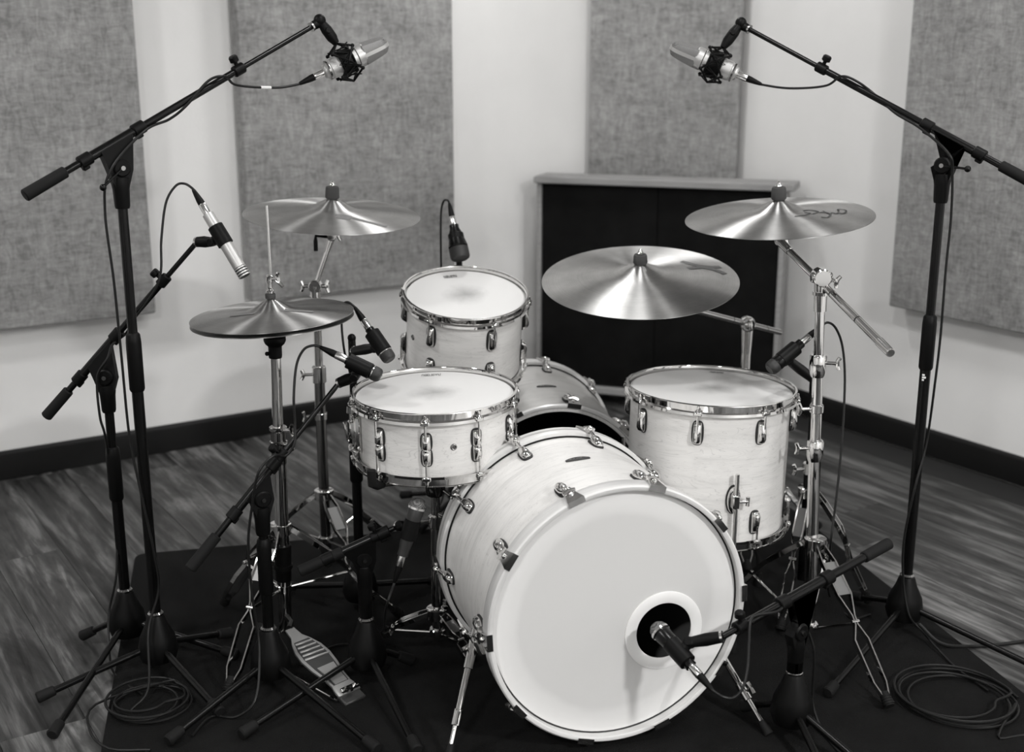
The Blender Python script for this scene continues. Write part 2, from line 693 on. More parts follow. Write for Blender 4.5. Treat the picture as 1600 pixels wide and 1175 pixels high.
# ------------------------------------------------------------------ ceiling lights above the frame, including the two added fill lamps
for i, (x, y, dia, watt) in enumerate(LIGHTS):
    lab = ['round ceiling light right above the drum kit', 'round ceiling light nearest the two-panel wall',
           'round ceiling light in front of the kit towards the one-panel wall', 'round ceiling light above the camera',
           'unseen fill light added nearest the one-panel wall', 'unseen fill light added in front of the corner gobo'][i]
    t = thing('ceiling_light', lab, 'ceiling light', T(x, y, CEIL), 'round ceiling lights')
    rr = dia / 2
    obj('trim_ring', MB().lathe([(rr, 0), (rr + 0.025, 0), (rr + 0.022, -0.012), (rr + 0.004, -0.020), (rr, -0.020)], None, 40, closed=True), MAT['lamp_housing'], t)
    obj('diffuser', MB().lathe([(0, -0.004), (rr, -0.004)], None, 40, cap=False), MAT['lamp_diffuser'], t)

# ------------------------------------------------------------------ acoustic panels
PZ0, PZ1 = 0.53, 1.75


def acoustic_panel(label, m, width, thick=0.07):
    """m: centre bottom of the back face, local X across, local Y out of the wall"""
    t = thing('acoustic_panel', label, 'acoustic panel', m, 'grey fabric acoustic panels')
    h = PZ1 - PZ0
    obj('fabric_face', MB().box((width, thick, h), T(0, thick / 2 + 0.012, h / 2), bev=0.007, seg=3), MAT['panel_cloth'], t)
    for zz in (0.2, h - 0.2):
        obj('wall_cleat', MB().box((width * 0.6, 0.012, 0.05), T(0, 0.006, zz)), MAT['grey_board'], t)
    return t


def on_left(s):
    return CORNER - DL * s


def on_right(s):
    return CORNER - DR * s


def wall_frame(p, n):
    y = V(n).normalized()
    x = y.cross(V((0, 0, 1)))
    m = M((x, y, V((0, 0, 1)))).transposed().to_4x4()
    m.translation = V(p)
    return m


S = 0.9026
p = on_left(2.318 + 0.61); p.z = PZ0
acoustic_panel('large grey fabric panel cut by the frame edge behind the two tall black stands', wall_frame(p, NL), 1.22)
p = on_left((1.968 + 1.117) / 2); p.z = PZ0
acoustic_panel('grey fabric panel on the wall behind the hi-hat and its neighbouring crash cymbal', wall_frame(p, NL), 1.968 - 1.117)
p = on_right(1.372 + 0.61); p.z = PZ0
acoustic_panel('grey fabric panel on the wall behind the pole of the far boom stand', wall_frame(p, NR), 1.22)
# corner bass trap: its ends touch both walls
pa, pb = V((0.345, 5.255, 0)), V((0.930, 5.055, 0))
mid = (pa + pb) / 2
nrm = V((-(pb - pa).y, (pb - pa).x, 0)).normalized()
if nrm.y > 0:
    nrm = -nrm
mid.z = PZ0
acoustic_panel('grey fabric panel hung across the room corner above the black gobo', wall_frame(mid, nrm), (pb - pa).length, 0.06)

# ------------------------------------------------------------------ gobo in the corner
ga, gb = V((0.118, 4.925, 0)), V((1.018, 4.610, 0))
gx = (gb - ga).normalized()
gm = frame((ga + gb) / 2, gx)
gw, gh, gt = (gb - ga).length, 0.905, 0.12
g = thing('gobo', 'wide black fabric gobo with grey board frame standing across the corner', 'gobo', gm)
GY = gt / 2
for s in (-1, 1):
    obj('side_board', MB().box((0.018, gt + 0.01, gh - 0.05), T(s * (gw / 2 + 0.009), GY, gh / 2 + 0.02), bev=0.003), MAT['grey_board'], g)
obj('top_board', MB().box((gw + 0.075, gt + 0.05, 0.028), T(0.012, GY, gh + 0.010), bev=0.004), MAT['grey_board'], g)
obj('bottom_board', MB().box((gw + 0.04, gt + 0.02, 0.03), T(0, GY, 0.06), bev=0.004), MAT['grey_board'], g)
for s in (-1, 1):
    obj('fabric_panel', MB().box((gw / 2 - 0.002, gt - 0.02, gh - 0.085), T(s * gw / 4, GY, gh / 2 + 0.035), bev=0.005, seg=2), MAT['black_cloth'], g)
for sx in (-1, 1):
    for sy in (-1, 1):
        obj('foot', MB().lathe([(0.02, 0), (0.024, 0.01), (0.018, 0.046)], T(sx * (gw / 2 - 0.06), GY + sy * 0.04, 0)), MAT['black_rubber'], g)

# ------------------------------------------------------------------ rug
e1, e2 = V((0.975, 0.224, 0)).normalized(), V((0.224, -0.975, 0)).normalized()
RO = V((-1.083, 3.254, 0))
rw, rl = 2.0, 2.3
rc = 0.03
poly = []
for cx_, cy_, a0 in ((rc, rc, PI), (rw - rc, rc, 1.5 * PI), (rw - rc, rl - rc, 0), (rc, rl - rc, 0.5 * PI)):
    for k in range(5):
        a = a0 + k * PI / 8
        poly.append((cx_ + rc * math.cos(a), cy_ + rc * math.sin(a)))
rm = M((e1, e2, V((0, 0, 1)))).transposed().to_4x4()
rm.translation = RO
wp = [rm @ V((x, y, 0)) for x, y in poly]
rug = obj('rug', MB().prism([(q.x, q.y) for q in wp], 0.008, T(0, 0, 0.0), bev=0.003), MAT['rug_pile'])
tag(rug, 'black low-pile rug lying under the whole drum kit', 'rug')
RUG = 0.008

# ------------------------------------------------------------------ drums
CH = MAT['chrome']


def flanged_hoop(Rs, z, up=1, ears=(), seg=72):
    """pressed steel hoop; z is the bearing edge, up=+1 top hoop, -1 bottom hoop"""
    pr = [(0.006, -0.003), (0.006, 0.0125), (0.0075, 0.0145), (0.0125, 0.0140), (0.0130, 0.0125), (0.0092, 0.0115), (0.0088, -0.003),
          (0.0160, -0.0050), (0.0170, -0.0115), (0.0150, -0.0120), (0.0140, -0.0065), (0.0075, -0.0050)]
    b = MB().lathe([(Rs + a, z + up * h) for a, h in pr], None, seg, closed=True)
    for a in ears:
        b.box((0.012, 0.020, 0.009), RZ(a) @ T(Rs + 0.0155, 0, z - up * 0.0065), bev=0.002)
    return b


def head_disc(Rs, z, up=1):
    return MB().lathe([(0, z + up * 0.0045), (Rs * 0.5, z + up * 0.0043), (Rs - 0.004, z + up * 0.0040), (Rs + 0.0025, z + up * 0.0015), (Rs + 0.0045, z - up * 0.006)],
                      None, 72, cap=False)


def lug_mesh(h=0.052, wdt=0.022, dep=0.017):
    """bullet-like lug in local frame: X out of the shell, Z along the drum, origin on the shell"""
    b = MB()
    n = 10
    rows = []
    prof = [(0.0, 0.50), (0.06, 0.80), (0.2, 1.0), (0.55, 0.95), (0.85, 0.75), (0.96, 0.55), (1.0, 0.30)]
    vs, fs = [], []
    for t, s in prof:
        z = (t - 0.5) * h
        for k in range(n + 1):
            a = -PI / 2 + PI * k / n
            vs.append((max(0.0, math.cos(a)) ** 0.8 * dep * s + 0.001, math.sin(a) * wdt / 2 * (0.7 + 0.3 * s), z))
    m = n + 1
    for i in range(len(prof) - 1):
        for k in range(n):
            fs.append((i * m + k, i * m + k + 1, (i + 1) * m + k + 1, (i + 1) * m + k))
    fs.append(tuple(range(m)))
    fs.append(tuple((len(prof) - 1) * m + k for k in reversed(range(m))))
    for i in range(len(prof) - 1):
        fs.append((i * m, (i + 1) * m, (i + 1) * m + n, i * m + n))
    b.add(vs, fs)
    return b


def gasket_mesh(h=0.060, wdt=0.029):
    pts = []
    for k in range(20):
        a = 2 * PI * k / 20
        c, s = math.cos(a), math.sin(a)
        pts.append((math.copysign(abs(c) ** 0.6, c) * wdt / 2, math.copysign(abs(s) ** 0.75, s) * h / 2))
    # prism along local X
    m = M(((0, 0, 1, 0), (1, 0, 0, 0), (0, 1, 0, 0), (0, 0, 0, 1)))
    return MB().prism(pts, 0.003, m)


def rod_mesh(L):
    """key rod hanging down from z=0 (under its square head) by L"""
    b = MB()
    b.lathe([(0.0026, -L), (0.0026, 0)], None, 8)
    b.lathe([(0.0062, 0.0), (0.0062, 0.002), (0.0045, 0.0035), (0.0045, 0.006)], None, 12)
    b.box((0.0052, 0.0052, 0.007), T(0, 0, 0.0095), bev=0.0008)
    return b


def wing_nut(b, p, d, side, s=1.0):
    """small wing nut at p, bolt axis d, wings along side"""
    p, d, side = V(p), V(d).normalized(), V(side).normalized()
    b.cyl(p, p + d * 0.012 * s, 0.006 * s, 0.005 * s, 12)
    for k in (-1, 1):
        b.tube([p + d * 0.006 * s, p + d * 0.010 * s + side * k * 0.009 * s, p + d * 0.016 * s + side * k * 0.014 * s],
               [0.004 * s, 0.0042 * s, 0.003 * s], 8)


def tom_drum(name, label, cat, m, Rs, depth, lug_angles, top_lug_off=0.055, bottom_lugs=True, maple='maple', stain=True):
    """root at the bottom centre of the shell, local Z along the drum. m places the root."""
    t = thing(name, label, cat, m)
    obj('shell', MB().lathe([(Rs - 0.007, 0.002), (Rs - 0.004, 0.0), (Rs, 0.004), (Rs, depth - 0.004), (Rs - 0.004, depth), (Rs - 0.007, depth - 0.002)],
                            None, 96, closed=True), MAT[maple], t)
    obj('batter_head', head_disc(Rs, depth), MAT['coated_head'], t, label='white coated head with a grey worn spot in the middle')
    obj('resonant_head', head_disc(Rs, 0, -1), MAT['kick_head'], t)
    obj('top_hoop', flanged_hoop(Rs, depth, 1, lug_angles), CH, t)
    obj('bottom_hoop', flanged_hoop(Rs, 0, -1, lug_angles), CH, t)
    lug = gas = rod = None
    for a in lug_angles:
        for top in ((True, False) if bottom_lugs else (True,)):
            zc = depth - top_lug_off if top else 0.052
            ml = RZ(a) @ T(Rs, 0, zc) @ (I4 if top else RX(PI))
            if lug is None:
                lug = obj('lug', lug_mesh(), CH, t, mtx=ml)
                gas = obj('gasket', gasket_mesh(), MAT['gasket'], lug)
                l = lug
            else:
                l = inst(lug, t, ml)
                inst(gas, l, I4)
            mr = RZ(a) @ T(Rs + 0.0145, 0, depth - 0.0015 if top else 0.0015) @ (I4 if top else RX(PI))
            if rod is None:
                rod = obj('tension_rod', rod_mesh(top_lug_off - 0.012), CH, t, mtx=mr)
            else:
                inst(rod, t, mr)
    return t


def face_cam(deg):
    """angle round a drum: 0 faces the camera (-Y), positive towards +X"""
    return R(-90 + deg)


def strokes(b, lines, wdt, zf, m=None):
    """flat pen strokes laid on a surface: lines of (x, y), height by zf(x, y)"""
    for ln in lines:
        pts = [V((x, y, 0)) for x, y in ln]
        vs, fs = [], []
        for i, p in enumerate(pts):
            t = (pts[min(i + 1, len(pts) - 1)] - pts[max(i - 1, 0)]).normalized()
            nn = V((-t.y, t.x, 0)) * wdt / 2
            for q in (p + nn, p - nn):
                vs.append(V((q.x, q.y, zf(q.x, q.y))))
        for i in range(len(pts) - 1):
            fs.append((2 * i, 2 * i + 1, 2 * i + 3, 2 * i + 2))
        b.add(vs, fs, m)
    return b


def curve2(pts, n=5):
    return [(p.x, p.y) for p in spline([V((x, y, 0)) for x, y in pts], n)]


# --- front bass drum
KR = 0.2660         # shell radius
KH = 0.2780          # hoop outer radius


def axis_frame(back, front):
    """local Z from back to front (horizontal), local Y up, local X to the camera's right"""
    z = (V(front) - V(back)).normalized()
    y = V((0, 0, 1))
    x = y.cross(z)
    m = M((x, y, z)).transposed().to_4x4()
    m.translation = V(back)
    return m


def kick_claw_set(t, zf, zr, angles, cache):
    """claws with T-rods and lugs at the front (zf) and rear (zr) hoop"""
    for a in angles:
        for z0, sg in ((zf, 1), (zr, -1)):
            if z0 is None:
                continue
            base = RZ(a) @ T(KR, 0, z0) @ (I4 if sg > 0 else RX(PI))
            # local: X out, Z towards the hoop's outer edge, hoop edge at z = 0
            if 'lug' not in cache:
                lb = MB().lathe([(0.0, -0.024), (0.006, -0.0232), (0.0105, -0.018), (0.0122, -0.006), (0.0115, 0.008), (0.0090, 0.017), (0.006, 0.0225), (0, 0.023)],
                                T(0.007, 0, 0) @ RY(R(8)), 14)
                cache['lug'] = obj('lug', lb, CH, t, mtx=base @ T(0, 0, -0.086))
                cache['gas'] = obj('gasket', gasket_mesh(0.054, 0.0275), MAT['gasket'], cache['lug'])
                cb = MB()
                # saddle over the hoop: top plate widening to the edge, then a lip over the front face
                cb.add([(0.014, -0.006, -0.046), (0.014, 0.006, -0.046), (0.014, -0.017, -0.001), (0.014, 0.017, -0.001),
                        (0.023, -0.005, -0.046), (0.023, 0.005, -0.046), (0.0165, -0.018, 0.003), (0.0165, 0.018, 0.003),
                        (0.004, -0.017, -0.001), (0.004, 0.017, -0.001), (0.004, -0.018, 0.003), (0.004, 0.018, 0.003)],
                       [(0, 1, 3, 2), (4, 6, 7, 5), (0, 4, 5, 1), (0, 2, 6, 4), (1, 5, 7, 3), (2, 3, 9, 8), (6, 10, 11, 7), (2, 8, 10, 6), (3, 7, 11, 9), (8, 9, 11, 10)])
                cb.ball((0.022, 0, -0.036), 0.0085, 12)
                cb.ball((0.019, 0, -0.020), 0.0062, 12)
                cache['claw'] = obj('claw', cb, CH, t, mtx=base)
                rb = MB()
                rb.cyl((0.021, 0, -0.028), (0.010, 0, -0.085), 0.0042, 0.0042, 10)
                rb.tube([(0.021, -0.013, -0.030), (0.0235, 0, -0.032), (0.021, 0.013, -0.030)], [0.0042, 0.0052, 0.0042], 8)
                cache['rod'] = obj('tension_rod', rb, CH, t, mtx=base)
            else:
                l = inst(cache['lug'], t, base @ T(0, 0, -0.086))
                inst(cache['gas'], l, I4)
                inst(cache['claw'], t, base)
                inst(cache['rod'], t, base)


def wood_hoop(z0, z1, seg=96):
    """z0 shell side, z1 outer edge"""
    d = 1 if z1 > z0 else -1
    pr = [(KR + 0.0015, z0), (KH, z0), (KH + 0.001, z0 + d * 0.002), (KH + 0.001, z1 - d * 0.003), (KH - 0.002, z1), (KR + 0.0045, z1), (KR + 0.0015, z1 - d * 0.002)]
    return MB().lathe(pr, None, seg, closed=True)


def inlay(z0, z1, seg=96):
    return MB().lathe([(KH, z0), (KH + 0.0016, z0), (KH + 0.0016, z1), (KH, z1)], None, seg, closed=True)


def kick_badge(t, ang, z):
    """slim oval badge lying on the shell, long side round the drum"""
    b = MB()
    n = 14
    pts = []
    L, W = 0.054, 0.019
    for k in range(n + 1):
        u = -1 + 2 * k / n
        pts.append((u, 1 - u * u * 0.75))
    vs, fs = [], []
    for lift in (0.0, 0.0025):
        for k, (u, q) in enumerate(pts):
            a = u * L / 2 / KR
            for s in (-1, 1):
                vs.append(((KR + 0.0003 + lift) * math.cos(a), (KR + 0.0003 + lift) * math.sin(a), s * W / 2 * (q if s < 0 else q * 0.55 + 0.2)))
    m = 2 * (n + 1)
    for k in range(n):
        i = 2 * k
        fs += [(m + i, m + i + 1, m + i + 3, m + i + 2), (i, i + 2, m + i + 2, m + i), (i + 1, m + i + 1, m + i + 3, i + 3)]
    fs += [(0, m, m + 1, 1), (2 * n, 2 * n + 1, m + 2 * n + 1, m + 2 * n)]
    b.add(vs, fs)
    bd = obj('badge', b, MAT['dark_print'], t, mtx=RZ(ang) @ T(0, 0, z), label='small dark metal name badge with bright lettering line')
    line = MB()
    for u0, u1 in ((-0.78, -0.62), (-0.35, 0.12), (0.22, 0.42), (0.5, 0.72)):
        vs = []
        for u in (u0, (u0 + u1) / 2, u1):
            a = u * L / 2 / KR
            for s in (-1, 1):
                vs.append(((KR + 0.0034) * math.cos(a), (KR + 0.0034) * math.sin(a), s * 0.0011))
        line.add(vs, [(0, 1, 3, 2), (2, 3, 5, 4)])
    obj('lettering', line, MAT['chrome_soft'], bd)


FK_F = V((0.219, 2.246, 0.2985))
FK_DIR = V((-math.sin(0.308), math.cos(0.308), 0))
FK_L = 0.412
FK_B = FK_F + FK_DIR * FK_L
fkm = axis_frame(FK_B, FK_F)
fk = thing('bass_drum', 'pale maple bass drum in front with white ported head and mic', 'bass drum', fkm, 'maple bass drums')
HB = 0.040           # hoop width
SH0, SH1 = 0.022, FK_L - 0.022
obj('shell', MB().lathe([(KR - 0.008, SH0), (KR, SH0), (KR, SH1), (KR - 0.008, SH1)], None, 128, closed=True), MAT['maple'], fk)
fh = obj('front_hoop', wood_hoop(FK_L - HB, FK_L), MAT['hoop_wood'], fk)
rh = obj('rear_hoop', wood_hoop(HB, 0), MAT['hoop_wood'], fk)
for hp, z in ((rh, HB * 0.5),):
    obj('inlay_stripe', inlay(z - 0.004, z + 0.004), MAT['hoop_inlay'], hp)
obj('joint_line', MB().torus(T(0, 0, HB + 0.0005), KR + 0.0018, 0.0022, 96, 6), MAT['hollow_black'], fk)
obj('joint_line', MB().torus(T(0, 0, FK_L - HB), KR + 0.0008, 0.0012, 96, 6), MAT['hoop_inlay'], fk)
# front head with its port hole
PC = V((0.105, -0.054, 0))        # port centre in drum coordinates (local X points to the camera's right)
PR_ = 0.0615
zh = FK_L - 0.020


def holed_disc(Ro, z, c, ri, seg=96):
    vs, fs = [], []
    for k in range(seg):
        a = 2 * PI * k / seg
        # outer point seen from the hole centre in direction a
        d = V((math.cos(a), math.sin(a), 0))
        bq = c.dot(d)
        t = -bq + math.sqrt(bq * bq - c.length_squared + Ro * Ro)
        vs.append(c + d * ri + V((0, 0, z)))
        for q in (0.33, 0.66, 1.0):
            pnt = c + d * (ri + (t - ri) * q)
            vs.append(pnt + V((0, 0, z)))
    for k in range(seg):
        i, j = 4 * k, 4 * ((k + 1) % seg)
        for q in range(3):
            fs.append((i + q, i + q + 1, j + q + 1, j + q))
    return MB().add(vs, fs)


obj('front_head', holed_disc(KR + 0.002, zh, PC, PR_ + 0.002), MAT['kick_head'], fk, label='white coated front head with a paler outer band')
obj('head_rim', MB().torus(T(0, 0, zh - 0.002), KR + 0.001, 0.0035, 96, 8), MAT['gasket'], fk)
pr = obj('port_ring', MB().lathe([(PR_, 0.0), (PR_, 0.0022), (PR_ + 0.002, 0.003), (0.0845, 0.003), (0.0865, 0.002), (0.0865, 0.0)], T(PC.x, PC.y, zh), 64, closed=True),
         MAT['port_ring_white'], fk, label='white plastic ring round the port hole')
obj('inner_shade', MB().lathe([(KR - 0.009, 0.03), (KR - 0.009, FK_L - 0.03)], None, 64, cap=False), MAT['shell_inside'], fk)  # dark grey sheet: shade of the drum's inside put into the colour
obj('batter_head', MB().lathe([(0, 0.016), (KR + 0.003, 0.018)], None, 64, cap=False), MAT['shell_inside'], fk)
KANG = [R(3 + 36 * k) for k in range(10)]
kick_claw_set(fk, FK_L, 0.0, KANG, {})
kick_badge(fk, R(93), FK_L * 0.47)


def spur(t, m, foot_w, side):
    """bass drum spur: bracket on the shell, telescopic leg to the floor at foot_w (world)"""
    inv = MW[t.name].inverted()
    foot = inv @ V(foot_w)
    top = m @ V((0, 0, 0))
    out = (m.to_3x3() @ V((1, 0, 0)))
    a = top + out * 0.016
    d = (foot - a).normalized()
    br = MB()
    br.box((0.018, 0.042, 0.05), m @ T(0.008, 0, 0), bev=0.006, seg=2)
    br.cyl(a - d * 0.035, a + d * 0.05, 0.0105, 0.0105, 14, 0.001)
    wing_nut(br, a + out * 0.008, out, d.cross(out), 1.1)
    sp = obj('spur', br, CH, t)
    L = (foot - a).length
    obj('outer_tube', MB().cyl(a, a + d * L * 0.62, 0.0075, None, 12), CH, sp)
    cl = MB().cyl(a + d * L * 0.56, a + d * L * 0.70, 0.010, None, 14, 0.001)
    sd = d.cross(out).normalized()
    q = a + d * L * 0.64
    cl.cyl(q, q + sd * side * 0.022, 0.0035, None, 8)
    cl.tube([q + sd * side * 0.022 - d * 0.013, q + sd * side * 0.023, q + sd * side * 0.022 + d * 0.013], [0.0055, 0.0045, 0.0055], 8)
    obj('clamp', cl, CH, sp)
    obj('inner_tube', MB().cyl(a + d * L * 0.6, a + d * (L - 0.03), 0.0055, None, 12), CH, sp)
    obj('rubber_tip', MB().cyl(a + d * (L - 0.035), a + d * (L - 0.003), 0.009, 0.011, 12, 0.001), MAT['black_rubber'], sp)


fl = atz(699, 1190, RUG)
fr = atz(1203, 1150, RUG)
spur(fk, RZ(PI + R(21)) @ T(KR, 0, FK_L * 0.60), fl, -1)
spur(fk, RZ(R(-24)) @ T(KR, 0, FK_L * 0.64), fr, 1)

# --- rear bass drum, front head taken off
KR, KH = 0.238, 0.250      # the rear drum is a size smaller
RK_F = V((0.119, 3.023, 0.2705))
RK_B = RK_F + V((-math.sin(0.143), math.cos(0.143), 0)) * 0.497
RK_L = (RK_F - RK_B).length
rkm = axis_frame(RK_B, RK_F)
rk = thing('bass_drum', 'headless bass drum with a dark open front standing behind the front one', 'bass drum', rkm, 'maple bass drums')
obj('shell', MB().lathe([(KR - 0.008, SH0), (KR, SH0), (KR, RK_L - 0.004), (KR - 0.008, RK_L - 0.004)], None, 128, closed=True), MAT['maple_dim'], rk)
obj('inner_shade', MB().lathe([(KR - 0.009, 0.03), (KR - 0.009, RK_L - 0.006)], None, 64, cap=False), MAT['hollow_black'], rk)  # black sheet inside the shell paints the shade of the open front
obj('front_hoop', wood_hoop(RK_L - 0.012, RK_L), MAT['hoop_wood'], rk)
obj('rear_hoop', wood_hoop(HB, 0), MAT['hoop_wood'], rk)
obj('joint_line', MB().torus(T(0, 0, HB), KR + 0.0018, 0.0022, 96, 6), MAT['hollow_black'], rk)
obj('batter_head', MB().lathe([(0, 0.016), (KR + 0.003, 0.018)], None, 64, cap=False), MAT['hollow_black'], rk)  # black here carries the shade at the back of the hollow
kick_claw_set(rk, RK_L, 0.0, [R(8 + 36 * k) for k in range(10)], {})
kick_badge(rk, R(88), RK_L * 0.55)
for s, a in ((-1, R(-35)), (1, PI + R(35))):
    q = rkm @ (RZ(a) @ V((KR + 0.02, 0, RK_L * 0.3)))
    f_ = V((q.x + (-0.08 if s > 0 else 0.08), q.y - 0.05, RUG))
    spur(rk, RZ(a) @ T(KR, 0, RK_L * 0.3), f_, s)

# --- snare drum
SN_R = 0.178
sn_top = V((-0.177, 2.685, 0.656))
sn_d = 0.140
snm = T(sn_top) @ RY(R(-0.8)) @ RX(R(1.6)) @ T(0, 0, -0.0145 - sn_d)
sn_ang = [face_cam(-3 + 36 * k) for k in range(10)]
sn = thing('snare_drum', 'pale maple snare drum on a chrome basket stand beside the bass drum', 'snare drum', snm)
obj('shell', MB().lathe([(SN_R - 0.007, 0.002), (SN_R - 0.004, 0), (SN_R, 0.004), (SN_R, sn_d - 0.004), (SN_R - 0.004, sn_d), (SN_R - 0.007, sn_d - 0.002)], None, 96, closed=True),
    MAT['maple'], sn)
obj('batter_head', head_disc(SN_R, sn_d), MAT['coated_head'], sn, label='white coated head with a grey worn spot in the middle')
obj('resonant_head', head_disc(SN_R, 0, -1), MAT['kick_head'], sn)
obj('top_hoop', flanged_hoop(SN_R, sn_d, 1, sn_ang), CH, sn)
obj('bottom_hoop', flanged_hoop(SN_R, 0, -1, sn_ang), CH, sn)
c0 = None
for a in sn_ang:
    ml = RZ(a) @ T(SN_R, 0, sn_d / 2)
    if c0 is None:
        lb = MB()
        up_ = lug_mesh(0.036, 0.021, 0.015)
        lb.add([(p.x, p.y, p.z + 0.0175) for p in up_.v], up_.f)
        lb.add([(p.x, p.y, -p.z - 0.0175) for p in up_.v], up_.f)
        lb.ball((0.009, 0, 0), 0.006, 10)
        c0 = obj('lug', lb, CH, sn, mtx=ml)
        gb_ = MB()
        g1 = gasket_mesh(0.043, 0.027)
        gb_.add([(p.x, p.y, p.z + 0.0175) for p in g1.v], g1.f)
        gb_.add([(p.x, p.y, p.z - 0.0175) for p in g1.v], g1.f)
        cg = obj('gasket', gb_, MAT['gasket'], c0)
        r0 = obj('tension_rod', rod_mesh(0.045), CH, sn, mtx=RZ(a) @ T(SN_R + 0.0145, 0, sn_d - 0.0015))
        inst(r0, sn, RZ(a) @ T(SN_R + 0.0145, 0, 0.0015) @ RX(PI))
    else:
        l = inst(c0, sn, ml)
        inst(cg, l, I4)
        inst(r0, sn, RZ(a) @ T(SN_R + 0.0145, 0, sn_d - 0.0015))
        inst(r0, sn, RZ(a) @ T(SN_R + 0.0145, 0, 0.0015) @ RX(PI))
obj('vent_grommet', MB().torus(T(0, 0, 0), 0.0055, 0.0022, 20, 8).lathe([(0.0, 0.0006), (0.005, 0.0006)], None, 16), MAT['dark_chrome'], sn,
    mtx=RZ(face_cam(16)) @ T(SN_R + 0.0003, 0, sn_d * 0.52) @ RY(PI / 2))
# throw-off
th = MB()
mt = RZ(face_cam(-70)) @ T(SN_R, 0, sn_d * 0.5)
th.box((0.016, 0.030, 0.085), mt @ T(0.009, 0, 0), bev=0.003)
th.box((0.012, 0.022, 0.04), mt @ T(0.020, 0, 0.012), bev=0.003)
th.cyl(mt @ V((0.020, 0, 0.05)), mt @ V((0.020, 0, 0.066)), 0.0085, 0.0075, 14, 0.001)
th.cyl(mt @ V((0.020, 0, 0.03)), mt @ V((0.020, 0, 0.05)), 0.004, None, 10)
th.tube([mt @ V((0.024, 0.0, -0.028)), mt @ V((0.028, 0.02, -0.030)), mt @ V((0.020, 0.046, -0.028))], [0.0045, 0.004, 0.003], 8)
th.box((0.006, 0.016, 0.045), mt @ T(0.031, -0.004, 0.006) @ RY(R(8)), bev=0.002)
for k in (-1, 1):
    th.ball(mt @ V((0.022, k * 0.009, -0.030)), 0.005, 10)
obj('throw_off', th, CH, sn, label='chrome snare strainer with knob and lever')
bt = MB()
mt = RZ(face_cam(110)) @ T(SN_R, 0, sn_d * 0.45)
bt.box((0.014, 0.028, 0.05), mt @ T(0.008, 0, 0), bev=0.003)
obj('butt_plate', bt, CH, sn)
# faint print near the far rim
glyphs = [[(0, 0), (.3, .9), (.6, 1), (.9, .3), (.6, 0)], [(1.2, .5), (1.4, 1), (1.8, .9), (1.9, .4), (1.5, 0), (1.2, .4), (1.8, .5)],
          [(2.2, 0), (2.2, 1), (2.7, .9), (2.8, .2), (2.3, 0)], [(3.1, .2), (3.4, 0), (3.7, .3), (3.6, 1)], [(4.6, .2), (4.2, 0), (4.0, .5), (4.3, 1), (4.7, .7), (4.4, .5)],
          [(5.0, 1), (5.3, .4), (5.7, 1)], [(5.3, .4), (5.2, 0)], [(6.0, 1), (6.1, .1), (6.6, .1), (6.8, 1)]]


def print_on_head(t, Rs, d, ang, wid, hgt, rr, mat='dark_print', th=0.0012):
    b = MB()
    sx = wid / 6.8
    for gl in glyphs:
        pts = curve2([((x - 3.4) * sx, (y - 0.5) * hgt) for x, y in gl], 4)
        strokes(b, [pts], th, lambda x, y: 0.0)
    obj('print', b, MAT[mat], t, mtx=RZ(ang) @ T(0, rr, d + 0.0053))


print_on_head(sn, SN_R, sn_d, R(7), 0.046, 0.016, SN_R - 0.032)

# --- rack tom
RT_R, rt_d = 0.152, 0.200
rtm = T(-0.120, 3.119, 0.800) @ RY(R(3.5)) @ RX(R(14.5)) @ T(0, 0, -0.0145 - rt_d)
rt = tom_drum('rack_tom', 'small pale maple rack tom tilted forward behind the snare drum', 'tom drum', rtm, RT_R, rt_d, [face_cam(-31 + 60 * k) for k in range(6)])
obj('vent_grommet', MB().torus(T(0, 0, 0), 0.0055, 0.0022, 20, 8).lathe([(0.0, 0.0006), (0.005, 0.0006)], None, 16), MAT['dark_chrome'], rt,
    mtx=RZ(face_cam(-58)) @ T(RT_R + 0.0003, 0, rt_d * 0.56) @ RY(PI / 2))
print_on_head(rt, RT_R, rt_d, R(24), 0.036, 0.014, RT_R - 0.036, 'faint_print', 0.0018)
# its holder: post rising from the rear bass drum and an arm into a bracket behind the tom
ph = V((-0.02, 3.30, 0.475))
post = MB()
post.cyl(ph, ph + V((0, 0, 0.22)), 0.010, None, 14)
post.cyl(ph - V((0, 0, 0.005)), ph + V((0, 0, 0.03)), 0.02, 0.016, 16, 0.002)
obj('tom_post', post, CH, rk, world=True)
arm = MB()
q = rtm @ V((0.02, RT_R + 0.004, 0.07))
arm.tube([ph + V((0, 0, 0.19)), ph + V((0, 0, 0.215)), (ph + V((0, 0, 0.215)) + q) / 2, q], 0.008, 10)
arm.box((0.05, 0.02, 0.05), rtm @ T(0.02, RT_R + 0.008, 0.07), bev=0.004)
obj('mount_arm', arm, CH, rt, world=True)

